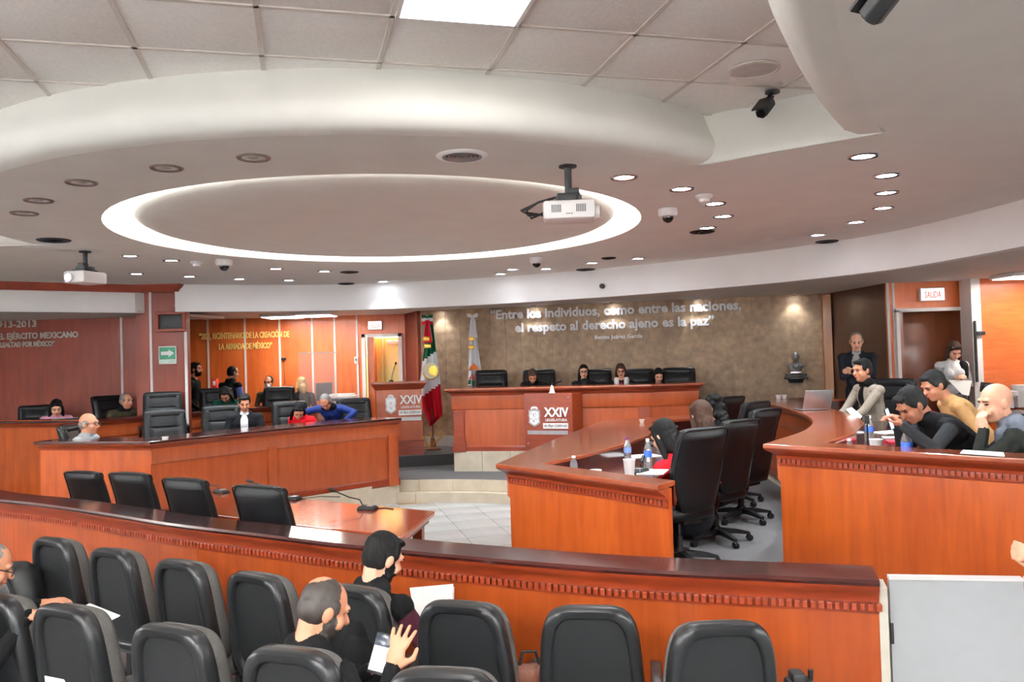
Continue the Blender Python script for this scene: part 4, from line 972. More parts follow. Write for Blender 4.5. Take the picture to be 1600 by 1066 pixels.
    # hair
    if hair != 'bald' or baldpatch:
        G = Fig(); hs_ = hair_s; q2 = lambda *a: h(*a)
        if hair in ('short', 'long', 'bob', 'curly', 'pony'):
            G.ell(h(0, -.024, .046), e3(.082 * hs_, .098 * hs_, .088 * hs_), hm, Rh); G.ell(h(0, -.045, .0), e3(.08 * hs_, .072 * hs_, .075), hm, Rh)
            if hair == 'short':
                for k in (-1, 1): G.ell(h(k * .066, -.002, .03), e3(.018, .045, .04), hm, Rh)
                G.ell(h(.005, .042, .096), e3(.056, .04, .022), hm, Rh)
        if hair in ('long', 'bob'):
            ln = .22 if hair == 'long' else .1
            G.ell(h(0, -.05, -.06), e3(.088, .062, .12), hm, Rh)
            for k in (-1, 1): G.cap(h(k * .074, .012, .04), h(k * .085, .0, -.06), .019 * s, .025 * s, hm); G.cap(h(k * .083, -.005, -.06), h(k * .09, -.015, -.05 - ln), .026 * s, .02 * s, hm)
            G.cap(h(0, -.07, -.06), h(0, -.085, -.06 - ln), .07 * s, .05 * s, hm); G.cap(h(-.04, .05, .095), h(.055, .045, .085), .02 * s, .02 * s, hm)
        if hair == 'curly':
            rnd = random.Random(3)
            for k in range(46):
                a = rnd.uniform(0, 2 * PI); z = rnd.uniform(-.2, .12); rr = .085 * math.sqrt(max(.15, 1 - max(0, z - .03) ** 2 / .012)); x, yy = rr * math.cos(a), -.03 + rr * 1.05 * math.sin(a)
                if yy > .035 and z < .07: continue
                G.ell(h(x, yy, z), e3(.03, .03, .03), hm, Rh)
            G.ell(h(0, -.05, -.08), e3(.08, .06, .12), hm, Rh)
        if hair == 'receding':
            G.ell(h(0, -.04, .035), e3(.0785, .085, .084), hm, Rh); G.ell(h(0, -.045, .0), e3(.079, .068, .07), hm, Rh)
            for k in (-1, 1): G.ell(h(k * .066, .0, .025), e3(.017, .04, .034), hm, Rh)
        if hair == 'fringe':                      # bald crown, hair round the sides and back
            G.ell(h(0, -.036, -.002), e3(.081, .078, .058), hm, Rh)
            for k in (-1, 1): G.ell(h(k * .066, -.005, .012), e3(.017, .042, .038), hm, Rh)
        if hair == 'crop':
            G.ell(h(0, -.018, .035), e3(.0775, .093, .0885), hm, Rh); G.ell(h(0, -.04, .0), e3(.0775, .068, .072), hm, Rh)
            for k in (-1, 1): G.ell(h(k * .066, -.0, .02), e3(.016, .04, .036), hm, Rh)
        if G.p:
            if baldpatch: G.pt(h(*baldpatch[0]), e3(*baldpatch[1]), sk, Rh)
            G.build('hair', t, max(.006, vox * .85), 2, .004 if hair in ('crop', 'fringe', 'receding') else .011)
    if glasses:
        b = MB()
        for k in (-1, 1):
            ring = [h(k * .033 + .025 * math.cos(a), .108, .004 + .018 * math.sin(a)) for a in np.linspace(0, 2 * PI, 15)]; b.tube(ring, .0035, 5, False)
            b.tube([h(k * .058, .106, .01), h(k * .078, .05, .012), h(k * .084, -.01, .008)], .003, 5)
        b.tube([h(-.009, .11, .006), h(.009, .11, .006)], .003, 5); b.build('glasses', BLACK, t)
    t['_'] = 0; del t['_']
    return t, (lambda v: Rz @ V(v) + base)
def sheet(name, label, cat, pts, m=PAPER, th=.004, group=None):
    """a thin sheet with four corners given in order"""
    p = [V(x) for x in pts]; n = (p[1] - p[0]).cross(p[3] - p[0]).normalized()
    b = MB(); b.loft([[x for x in p], [x + n * th for x in p]]); o = b.build(name, m, None, smooth=0); return tag(o, label, cat, group)

# --- left side
person('woman in a pink top with dark hair looking down at a laptop', 88, 638, 12.45, .48, -150, 'pink', neck=.06, female=True, hair='bob', lean=12, bend=12, head=(24, 0, 0), skin=0, hair_s=1.04, vox=.011)
person('grey-haired man in an olive jacket looking along the hall', 197, 627, 12.75, .48, -125, 'olive', neck=.06, hair='crop', hairm=HAIR_G, lean=16, bend=10, head=(4, 15, 0), skin=1, collar='black', vox=.011)
person('old man with thin grey hair and a light grey jacket, seen in profile', 139, 663, 9.95, .3, -88, 'grey', s=1.08, neck=.045, hair='fringe', hairm=HAIR_G, lean=-4, bend=6, head=(2, -4, 0), skin=1, glasses=True, shirt='ltblue', vox=.009)
P4 = person('bearded man in a black jacket standing against the wooden column', 306, 578, 13.9, .48, -88, 'black', pose='stand', hair='short', beard=True, head=(-4, 0, 0), skin=1, rh=(.16, .2, .02), lh=(-.16, .25, .02), vox=.011)
P5 = person('man in a black vest with blue checked sleeves seen from behind', 364, 583, 14.4, .48, -25, 'black', sleeve='check', pose='stand', hair='crop', head=(8, -20, 0), skin=2, vox=.011, collar='black', lh=(-.1, .3, .05), rh=(.1, .3, .05))
person('man with a pale face mask and dark jacket seated in the rear room', 420, 598, 15.0, .48, 175, 'olive', hair='crop', mask=True, lean=4, head=(8, 0, 0), skin=2, vox=.011)
person('woman with blond hair sitting with her back turned in the rear room', 471, 600, 15.3, .48, 10, 'black', female=True, hair='bob', hairm=HAIR_Y, lean=4, head=(6, 20, 0), skin=0, vox=.011)
person('dark-haired woman in dark green bowing low at the rear left desk', 352, 617, 13.15, .48, -160, 'green', female=True, hair='long', lean=22, bend=22, head=(48, -18, 0), skin=2, vox=.011)
person('young man in a dark suit and white shirt looking down', 382, 630, 11.55, .3, -168, 'suit', hair='short', shirt='white', lean=6, bend=6, head=(24, 8, 0), skin=1, vox=.009)
person('woman in a red jacket with dark hair bowed over the left desk', 467, 642, 11.95, .3, -200, 'red', female=True, hair='long', lean=20, bend=20, head=(52, 30, -10), skin=1, vox=.010)
person('man in a blue puffer jacket bending far over the left desk', 509, 628, 12.35, .3, 178, 'blue', hair='crop', hairm=HAIR_G, lean=34, bend=26, head=(52, 0, 8), skin=1, vox=.010, collar='navy', elbow=((1, .1, .5), (-1, .1, .5)), rh=(.22, .52, .1), lh=(-.22, .52, .1))
# --- rostrum
person('woman in black bowing her head behind the rostrum', 832, 588, 13.4, .6, 178, 'black', s=.9, female=True, hair='bob', hairm=HAIR_B, lean=20, bend=18, head=(44, 0, 0), skin=1, vox=.010, hair_s=.98)
person('woman in black with glasses and shoulder-length dark hair at the rostrum', 912, 581, 13.3, .6, 176, 'black', s=.9, female=True, hair='bob', lean=4, bend=4, head=(8, 0, 0), skin=0, glasses=True, shirt='charcoal', vox=.009)
def scarf(F, q, h, Rt, Rh, p1, p2, d2):
    for k in (-1, 1): F.cap(q(p2 + Rt @ V((k * .08, .03, .05))), q(p1 + d2 * .02 + Rt @ V((k * .045, .14, 0))), .04, .035, CL['white'])
    F.cap(q(p2 + Rt @ V((0, .09, .0))), q(p1 + d2 * .05 + Rt @ V((0, .15, 0))), .025, .025, CL['burg'])
person('woman with wavy dark hair, glasses and a striped white scarf at the rostrum', 970, 580, 13.15, .6, 172, 'black', s=.9, female=True, hair='long', hairm=HAIR_B, lean=5, bend=4, head=(10, 0, 4), skin=0, glasses=True, vox=.009, extra=scarf, hair_s=1.06)
hbp, _ = person('young woman with a white headband reading at the rostrum end', 1029, 587, 13.0, .6, 165, 'black', s=.9, female=True, hair='long', lean=10, bend=10, head=(30, 14, 0), skin=0, vox=.009)
# --- first tier, right
person('woman with black hair and one red sleeve seen from behind', 1037, 683, 7.0, .3, 30, 'red', sleeve='red', female=True, hair='long', lean=6, bend=10, side=-9, head=(26, 12, 0), skin=0, vox=.008, elbow=((.3, -.3, -1), (-.9, .1, -1)), lh=(-.12, .42, .25), rh=(.12, .45, .25), hair_s=1.1, s=1.08)
person('woman with long straight brown hair seen from behind at the right desk', 1094, 651, 7.9, .3, 12, 'charcoal', female=True, hair='long', hairm=HAIR_B, lean=10, bend=6, side=-3, head=(16, 10, 0), skin=0, vox=.009, hair_s=1.15, s=1.08)
person('woman with curly dark hair beyond the long-haired woman', 1113, 638, 8.85, .3, 30, 'black', female=True, hair='curly', lean=10, bend=4, side=-5, head=(18, 28, 0), skin=1, vox=.010)
# --- second tier, right
person('grey-haired man in a dark jacket standing with crossed arms by the stone wall', 1338, 534, 11.1, .45, 150, 'navy', pose='stand', hair='crop', hairm=HAIR_G, head=(20, 10, 0), skin=0, shirt='grey', vox=.010, rh=(-.04, .2, .32), lh=(.03, .24, .27), hdir=((-1, -.2, .1), (1, -.2, .1)), hcurl=(.9, .9), elbow=((1, -.1, -.7), (-1, -.1, -.7)))
P20 = person('man in a grey blazer and black turtleneck writing, in profile', 1347, 579, 9.05, .45, 100, 'blazer', shirt='black', hair='short', head=(8, 6, 0), skin=1, vox=.007, lean=8, bend=4, collar='black', rh=(.14, .46, .10), lh=(-.12, .48, .10))
person('man in a tan sweater bent forward behind the man in black', 1459, 603, 7.0, .45, 80, 'tan', hair='short', head=(28, 20, 0), skin=1, vox=.008, lean=28, bend=14)
def lanyard(F, q, h, Rt, Rh, p1, p2, d2): F.pt(q(p2 + Rt @ V((0, -.045, .07))), (.075, .035, .018), CL['burg'], Rt)
P22 = person('man in a black jacket with grey sleeves hunched over his phone', 1424, 634, 5.75, .45, 92, 'black', sleeve='charcoal', hair='short', head=(38, 8, 0), skin=2, vox=.0065, lean=40, bend=14, extra=lanyard, rh=WD(1403, 666, 5.75), lh=WD(1409, 664, 5.45), hcurl=(.8, .9), collar='black')
def hood(F, q, h, Rt, Rh, p1, p2, d2):
    F.cap(q(p2 + Rt @ V((-.11, -.05, .06))), q(p2 + Rt @ V((.11, -.05, .06))), .062, .062, CL['hood']); F.cap(q(p2 + Rt @ V((-.1, .06, .03))), q(p1 + d2 * .1 + Rt @ V((-.03, .13, 0))), .04, .03, CL['hood'])
P23 = person('bald man in a dark hooded parka resting his face on his hand', 1556, 630, 5.5, .45, 62, 'parka', hair='bald', head=(10, 30, 0), skin=0, vox=.006, lean=14, bend=8, beard=False, extra=hood, collar='hood', rh=(.2, .35, .1), lh=WD(1537, 674, 5.42), hdir=(None, (.12, .12, 1)), hn=(None, (.5, -.4, .1)), hcurl=(.5, 1.0), elbow=(None, (-.6, -.3, -1)), s=1.06)
P24 = person('woman in grey and black standing in the doorway reading papers', 1491, 549, 11.3, .45, 176, 'white', sleeve='grey', pose='stand', female=True, hair='long', hairm=HAIR_B, head=(34, 0, 0), skin=0, vox=.009, rh=(.05, .24, .27), lh=(-.07, .26, .27), legs='jeans', hair_s=1.04,
    extra=lambda F, q, h, Rt, Rh, p1, p2, d2: [F.cap(q(p2 + V((-.13, .02, -.03))), q(V((-.13, .05, -.02))), .075, .085, CL['black']), F.cap(q(p2 + V((.14, .0, -.03))), q(V((.15, .03, -.02))), .055, .05, CL['grey'])])
# --- public seats
P25 = person('balding man in a dark coat holding up a phone in the public seats', 506, 953, 3.5, ZA, -32, 'black', hair='crop', hairm=HAIR_S, head=(24, -26, 0), skin=1, vox=.0055, lean=5, bend=6, beard='stubble', collar='black', s=1.06, baldpatch=((-.01, -.06, .13), (.04, .05, .07)),
    rh=WD(613, 1046, 3.3), hdir=((.1, .35, 1), None), hn=((-.2, 1, -.1), None), hcurl=(.22, .6), hspread=(.17, 0), lh=WD(575, 1050, 3.55), elbow=((.8, -.4, -1), None))
P26 = person('bearded man in a black vest with maroon sleeves seen from behind', 599, 873, 4.38, ZA, -32, 'black', sleeve='maroon', hair='short', hairm=HAIR_K, head=(26, -18, 0), skin=0, vox=.006, lean=0, bend=6, beard=True, vest=True, collar='black', s=1.05, rh=WD(652, 972, 4.42), lh=(-.1, .4, .2), elbow=((.9, -.1, -1), None), hcurl=(.7, .7))
P27 = person('grey-haired man with glasses at the left edge reading a sheet', -14, 886, 4.35, ZA, -62, 'black', hair='crop', hairm=HAIR_G, head=(24, 0, 0), skin=1, vox=.0055, lean=10, bend=8, glasses=True, rh=WD(44, 962, 4.2), lh=WD(60, 946, 4.45), hcurl=(.5, .4), hdir=((.2, 1, .1), (.2, 1, .2)))
P28 = person('person beyond the right edge of whom only a clasped hand shows', 1790, 700, 3.1, ZA, 80, 'black', pose='stand', hair='short', head=(10, 0, 0), skin=0, vox=.007, rh=WD(1632, 852, 3.0), lh=WD(1636, 868, 3.08), hcurl=(1.1, 1.1))
for q_ in seatlog: print('SEAT', q_)
# ================================================================ CEILING FITTINGS
mat_trim = mat('aged_trim', (120, 104, 92), .5, .3)
LENS = glow('downlight_lens', (246, 248, 255), 14); LENS_OFF = mat('frosted_lens', (170, 165, 160), .4, var=.05)
COOL = (.88, .95, 1)
def downlight(p, label, group, on=True, power=None, spot=105, r=.085, rot=(0, 0, 0)):
    t = thing('downlight', label, 'ceiling light', p, 0, group)
    MB().lathe([(r * .8, .004), (r * .86, -.008), (r * 1.08, -.010), (r * 1.16, -.003), (r * 1.16, .003), (r * .8, .004)], 20, cap=False).build('trim_ring', CHROME if on else mat_trim, t)
    if on:
        MB().lathe([(.002, -.004), (r * .82, -.002), (r * .82, .002), (.002, .002)], 20).build('lens', LENS, t)
        lamp('lamp', 'SPOT', (0, 0, -.02), power or DOWN_W, t, .05, color=COOL, spot=spot, rot=rot)
    else:
        MB().lathe([(.002, .02), (r * .5, .016), (r * .82, -.004)], 20, cap=False).build('reflector', SILVER, t); MB().ell((0, 0, .005), (r * .45, r * .45, .014), 10, 6).build('bulb', LENS_OFF, t)
rows = [('left rear arc', 'lit recessed downlights over the left desks', [(203, 400), (213, 428), (268, 407), (296, 432), (374, 436), (431, 420), (451, 438), (507, 424), (599, 440)]),
        ('rostrum arc', 'lit recessed downlights in front of the stone wall', [(782, 428), (800, 421), (853, 420), (925, 411), (997, 404)]),
        ('arc beside the white projector', 'lit recessed downlights right of the glowing ring', [(975, 277), (1065, 295), (1117, 318), (1130, 338), (1105, 356)]),
        ('right-hand arc', 'lit recessed downlights over the right desks', [(1349, 244), (1385, 274), (1385, 301), (1380, 325), (1338, 347), (1278, 367)])]
for nm, g, pts in rows:
    for k, p in enumerate(pts):
        q = W(*p, ZS); lab = f'lit recessed downlight in the {nm}, {ORD[k]} ' + ('from the column end' if nm == 'left rear arc' else 'from the flags' if nm == 'rostrum arc' else 'counting away from the viewer')
        downlight((q.x, q.y, ZS), lab, g, power=10 if p in ((599, 440), (782, 428)) else None)
for k, p in enumerate([(396, 246), (260, 262), (127, 285), (60, 313), (38, 333)]):
    q = W(*p, ZS); downlight((q.x, q.y, ZS), f'unlit recessed downlight left of the glowing ring, {ORD[k]} from the round air vent', 'unlit recessed downlights', on=False, r=.09)
def wallpt(px):                       # point of the stone wall line seen at a photo column
    t = px_frac(TP, TQ, [px])[0]; return TP + td * (t * TL)
for k, px in enumerate([692, 838, 960, 1092, 1243]):
    q = wallpt(px) + tn * .12; downlight((q.x, q.y, ZB), f'small lit spotlight washing the stone wall, {ORD[k]} from the flag side', 'wall washing spotlights', power=WASH_W, spot=95, r=.05, rot=(R(0), 0, 0))
def strip_light(p, w_, d_, label, yaw=0, power=None):
    t = thing('strip_light', label, 'ceiling light', p, yaw); MB().rbox((0, 0, 0), (w_ + .06, d_ + .06, .05), .008).build('frame', STRIP, t); MB().box((0, 0, -.026), (w_, d_, .012)).build('diffuser', glow('strip_diffuser', (255, 248, 238), 5), t, smooth=0)
    lamp('lamp', 'AREA', (0, 0, -.04), power or STRIP_W, t, w_, d_, (1, .93, .84))
q = W(511, 495.5, ZB - .03); strip_light((q.x, 14.9, ZB - .03), .6, .6, 'lit ceiling panel in the rear left room nearest the yellow door')
q = W(440, 494, ZB - .03); strip_light((-4.15, 15.1, ZB - .03), .6, .6, 'lit ceiling panel in the rear left room above the gold lettering')
strip_light((6.95, 10.95, ZB - .03), .9, .5, 'lit ceiling panel in the right rear corner above the bright wood wall', 0, STRIP_W * .8)
strip_light((-2.5, 16.62, 2.9), .5, .3, 'added unseen ceiling light in the corridor behind the yellow door', 0, STRIP_W * 4)  # added out of sight to light up the yellow doorway
for k, (x, y, yaw) in enumerate([(-6, -3.0, 0), (-2, -3.0, 0), (2.4, -3.0, 0), (6.5, -3.0, 0), (8.75, .5, 90), (8.75, 5.2, 90), (-9.45, 1.5, -90), (-9.45, 5.5, -90)]):  # invented uplighters, added out of view to brighten the ceiling
    t = thing('fill_uplighter', f'white uplighter bowl added out of view to brighten the ceiling, {ORD[k]} round the public area', 'added light', (x, y, 2.35), R(yaw), 'added uplighters round the public area')
    MB().lathe([(.004, -.12), (.1, -.1), (.17, -.02), (.18, .03), (.165, .03), (.15, -.02), (.004, -.09)], 18, (0, .14, 0)).build('bowl', PLASTER_W, t); MB().box((0, .0, -.05), (.12, .06, .16)).build('bracket', PLASTER_W, t, smooth=0)
    lamp('lamp', 'SPOT', (0, .14, .02), FILL_W, t, .12, color=(.94, .98, 1), spot=150, rot=(PI, 0, 0))
def vent(px, py, r, label, rings=True, group='ceiling air vents'):
    q = W(px, py, ZS); t = thing('air_vent', label, 'air vent', (q.x, q.y, ZS), 0, group)
    MB().lathe([(r * .8, 0), (r * .84, -.014), (r, -.012), (r * 1.08, -.004), (r * 1.08, 0)], 28, cap=False).build('rim', PLASTER_W if rings else BLACK, t)
    MB().lathe([(.004, -.002), (r * .84, -.002), (r * .84, .0), (.004, .0)], 24).build('throat', BLACK, t)
    for k in range(4):
        rr = r * (.18 + .17 * k); MB().lathe([(rr, -.004), (rr + r * .07, -.016), (rr + r * .10, -.016), (rr + r * .05, -.002)], 24, cap=False).build('ring', SILVER if rings else BLACK, t)
vent(722, 243, .15, 'round ringed air vent in the soffit near the glowing ring')
vent(84, 375, .14, 'dark round air vent above the left projector', False); vent(1097, 362, .12, 'dark round air vent beside the arc of downlights at centre right', False)
vent(1292, 377, .12, 'dark round air vent at the far end of the right-hand downlights', False); vent(915, 421, .13, 'dark round air vent in front of the stone wall above the quotation', False)
vent(546, 425, .12, 'larger dark air vent behind the glowing ring', False); vent(541, 443, .12, 'smaller dark air vent behind the glowing ring near the fascia', False); vent(951, 403, .09, 'tiny dark air vent between two downlights of the rostrum arc', False)
def dome(px, py, r, label):
    q = W(px, py - 8, ZS); t = thing('dome_camera', label, 'security camera', (q.x, q.y, ZS), 0, 'dome cameras on the soffit')
    MB().lathe([(r * .9, 0), (r, -.01), (r, -.05), (r * .86, -.075), (r * .6, -.08)], 20).build('housing', WHITEP, t); MB().ell((0, 0, -.08), (r * .6, r * .6, r * .6), 14, 8).build('dome', BLACK_G, t)
dome(1043, 333, .085, 'white dome camera with dark bubble right of the white projector'); dome(350, 413, .1, 'white dome camera near the left downlights'); dome(838, 410, .085, 'white dome camera in front of the stone wall')
for px, py, lab in [(1100, 305, 'white smoke detector beside the downlights at centre right'), (307, 409, 'white smoke detector near the left dome camera')]:
    q = W(px, py, ZS); t = thing('smoke_detector', lab, 'smoke detector', (q.x, q.y, ZS)); MB().lathe([(.07, 0), (.07, -.015), (.055, -.03)], 18).build('base', WHITEP, t); MB().lathe([(.045, -.03), (.04, -.055), (.02, -.06)], 16).build('sensor', WHITEP, t)
q = W(1178, 108, ZC); t = thing('ceiling_speaker', 'round white speaker grille set in a ceiling tile', 'speaker', (q.x, q.y, ZC - .001)); MB().lathe([(.14, .004), (.145, -.006), (.13, -.01), (.128, -.004)], 28, cap=False).build('rim', GRIDBAR, t); MB().lathe([(.002, -.007), (.13, -.004), (.13, .004), (.002, .004)], 28).build('grille', mat('speaker_mesh', (196, 186, 182), .8, bump=.5, bscale=400), t)
# projectors
def projector(base_px, body_px, y, yaw, label, w_=.34, lit=False):
    q = W(*base_px, ZS); bpt = WD(*body_px, q.y); t = thing('projector', label, 'projector', (q.x, q.y, bpt.z), R(yaw)); zt = ZS - bpt.z
    MB().lathe([(.06, zt), (.06, zt - .012), (.028, zt - .016)], 16).build('ceiling_plate', BLACK, t)
    b = MB(); b.tube([(0, 0, zt), (0, 0, .13)], .024, 14); b.build('pole', BLACK, t)
    b = MB(); b.rbox((0, 0, .105), (.15, .12, .05), .008); b.rbox((.03, 0, .145), (.08, .07, .04), .006); b.build('bracket', BLACK, t)
    for s in (-1, 1): MB().rbox((s * .07, -.03, .085), (.03, .16, .035), .006).build('bracket_arm', BLACK, t)
    b = MB(); b.rbox((.0, 0, .01), (w_, .26, .125), .022); cs = b.build('case', WHITEP, t)
    for x0 in (-.11, .05):
        for k in range(6): MB().box((x0 + k * .011, -.131, .015), (.006, .004, .05)).build('vent_slot', PLASTIC, cs, smooth=0)
    for k in range(3): MB().box((-.015 + k * .016, -.131, -.02), (.01, .004, .006)).build('port', PLASTIC, cs, smooth=0)
    b = MB(); b.tube([(w_ * .5 - .02, -.04, .0), (w_ * .5 + .03, -.04, .0)], .045, 16); b.build('lens_ring', WHITEP, t)
    b = MB(); b.tube([(w_ * .5 + .02, -.04, 0), (w_ * .5 + .033, -.04, 0)], .034, 16); b.build('lens', glow('projector_lens', (190, 205, 255), 6) if lit else BLACK_G, t)
    for k in range(3):
        b = MB(); b.tube([(-w_ / 2, -.06 + k * .04, .0), (-w_ / 2 - .08 - .02 * k, -.05, -.03 + .02 * k), (-w_ / 2 - .11 - .02 * k, -.02, .03), (-w_ / 2 - .03, .0, .085), (-.05, 0, .12)], .008, 6); b.build('cable', BLACK, t)
projector((887, 259), (893, 334), 5.5, -4, 'white projector hanging on a black pole at the right of the glowing ring')
projector((133, 393), (132, 436), 8.8, -105, 'white projector hanging on a black pole at the far left', lit=True)
# bullet cameras
def bullet(p, ax, label, L_=.17, r=.05, mount=None):
    ax = V(ax).normalized(); t = thing('bullet_camera', label, 'security camera', p); b = MB()
    b.loft([[q * 1 for q in rg] for rg in [[(M.Rotation(0, 3, 'Z') @ (rot_to(ax, V((0, 0, 1))) @ V((x, yy, z)))) for x, z in [(r * math.cos(a), r * .85 * math.sin(a)) for a in np.linspace(PI / 6, 2 * PI + PI / 6, 6, endpoint=False)]] for yy in (-L_ / 2, L_ / 2)]]); b.build('body', BLACK, t, bevel=.006)
    Rm = rot_to(ax, V((0, 0, 1))); b = MB(); b.loft([[Rm @ V((x, yy, z)) for x, z in ((-r * 1.1, r * .8), (r * 1.1, r * .8), (r * 1.1, r), (-r * 1.1, r))] for yy in (-L_ * .4, L_ * .62)]); b.build('sunshield', BLACK, t)
    b = MB(); b.tube([ax * (L_ / 2), ax * (L_ / 2 + .006)], r * .6, 14); b.build('lens', BLACK_G, t)
    if mount is not None:
        m_ = V(mount) - V(p); b = MB(); b.tube([(0, 0, r * .5), m_ * .5 + V((0, 0, .01)), m_], .014, 8); b.build('arm', BLACK, t)
        b = MB(); n_ = V((0, 0, 1)); b.lathe([(.002, -.012), (.045, -.01), (.045, 0)], 14, m_); b.build('mount_plate', BLACK, t)
    return t
p = WD(1196, 168, 4.9); mt = W(1207, 144, ZC - .008); mt = V((mt.x, mt.y, ZC - .004))
p = WD(1196, 169, mt.y - .03); bullet(p, (-.55, -.65, -.62), 'black bullet camera hanging in the ceiling notch', mount=mt, L_=.16, r=.042)
p = W(1376, 6, 3.16); bullet(p, (-.3, .6, -.45), 'black bullet camera under the right soffit at the photo top', L_=.11, r=.05, mount=(p.x + .02, p.y - .02, ZS)); tg = bpy.context.scene
sheet('camera_label', 'small white label on the black camera at the photo top', 'label', [W(1370, 1, 3.14), W(1386, 1, 3.14), W(1386, 5, 3.14), W(1370, 5, 3.14)], th=.001) if False else None
q = WD(944, 448, 12.0); t = thing('wall_camera', 'small black-lensed camera on the white fascia above the quotation', 'security camera', q); b = MB(); b.tube([(0, 0, 0), (-.05, -.12, .0)], .035, 10); b.build('body', BLACK, t); b = MB(); b.rbox((.05, .03, -.03), (.09, .1, .1), .01); b.build('mount', WHITEP, t)
# ================================================================ LETTERING AND SIGNS
qt = thing('wall_lettering', 'white raised quotation lettering in three lines on the brown stone wall', 'lettering')
def wall_line(parent, body, pa_, pb_, z, cap, m, depth, bold=.012):
    a, c = wallpt(pa_), wallpt(pb_); ctr = (a + c) / 2
    lettering(parent, body, (c - a).length, cap, depth, m, (td.x, td.y, 0), (0, 0, 1), (ctr.x + tn.x * .02, ctr.y + tn.y * .02, z), (tn.x, tn.y, 0), bold=bold)
wall_line(qt, '“Entre los individuos, como entre las naciones,', 768, 1160, 2.745, .165, LET_W, .03, .034)
wall_line(qt, 'el respeto al derecho ajeno es la paz”', 806, 1117, 2.50, .165, LET_W, .03, .034)
wall_line(qt, 'Benito Juárez García', 930, 1004, 2.325, .07, LET_W, .015, .015)
dt_ = thing('wall_lettering', 'silver raised lettering with dates on the dark red wall at the far left', 'lettering')
for body, px1, py_, wpx, cap in [('1913-2013', 57, 510.5, 66, 10.5), ('DEL EJÉRCITO MEXICANO', 122, 527, 134, 9.5), ('Y LEALTAD POR MÉXICO”', 85, 540.5, 92, 8)]:
    q = WD(px1, py_, 13.38); lettering(dt_, body, wpx * 13.4 / FPX, cap * 13.4 / FPX, .02, LET_S, (1, 0, 0), (0, 0, 1), (q.x, 13.395, q.z), (0, -1, 0), align='r', bold=.03)
gt_ = thing('wall_lettering', 'gold raised lettering in two lines on the orange wood wall of the rear room', 'lettering')
for body, px0, px1, py_, cap in [('“2021, BICENTENARIO DE LA CREACIÓN DE', 311, 452, 530.5, 9.5), ('LA ARMADA DE MÉXICO”', 342, 425, 546.5, 9.5)]:
    q = WD(px0, py_, 15.98); lettering(gt_, body, (px1 - px0) * 16 / FPX, cap * 16 / FPX, .02, LET_G, (1, 0, 0), (0, 0, 1), (q.x, 15.995, q.z), (0, -1, 0), align='l', bold=.03)
def exit_sign(p, w_, h_, label):
    t = thing('exit_sign', label, 'sign', p); MB().rbox((0, .03, 0), (w_, .07, h_), .008).build('case', WHITEP, t); MB().rbox((0, -.008, 0), (w_ * .92, .01, h_ * .86), .004).build('face', glow('exit_face', (250, 226, 222), .55), t)
    lettering(t, 'SALIDA', w_ * .66, h_ * .5, .004, mat('red_letter', (226, 70, 62), .5), (1, 0, 0), (0, 0, 1), (0, -.013, -h_ * .26), (0, -1, 0), bold=.01)
q = WD(1457, 460, 11.82); exit_sign(q, .35, .19, 'white exit sign reading SALIDA in red above the right doorway')
q = WD(586, 508.5, 15.93); exit_sign(q, .27, .17, 'white exit sign with faint red letters above the yellow door')
gs = thing('direction_sign', 'green sign with a white right arrow on the wooden column', 'sign', (0, 0, 0))
q = WD(262, 555, 12.59); w_ = 28 * 12.6 / FPX; h_ = w_
GREEN = mat('sign_green', (14, 128, 88), .5, var=.03)
MB().rbox((q.x, q.y, q.z), (w_, .012, h_), .003).build('backing', WHITEP, gs); MB().box((q.x, q.y - .008, q.z + h_ * .1), (w_ * .88, .004, h_ * .66)).build('panel', GREEN, gs, smooth=0); MB().box((q.x, q.y - .008, q.z - h_ * .36), (w_ * .88, .004, h_ * .16)).build('band', mat('pale_green', (190, 222, 208), .5), gs, smooth=0)
b = MB(); b.loft([[V((q.x + x * w_, q.y - .010 - e, q.z + h_ * (.1 + z))) for x, z in ((-.36, -.1), (.06, -.1), (.06, -.22), (.38, 0), (.06, .22), (.06, .1), (-.36, .1))] for e in (0, .004)]); b.build('arrow', LET_W, gs, smooth=0)
tvp = WD(268, 503, 12.56); tv_ = thing('screen', 'small black screen in a dark red wooden frame high on the column', 'screen', tvp)
MB().rbox((0, 0, 0), (.36, .03, .22), .004).build('display', BLACK, tv_)
for c, s_ in (((0, -.02, .13), (.46, .07, .045)), ((0, -.02, -.13), (.46, .07, .045)), ((-.205, -.02, 0), (.05, .07, .22)), ((.205, -.02, 0), (.05, .07, .22))): MB().rbox(c, s_, .005).build('frame', WOOD_R, tv_)
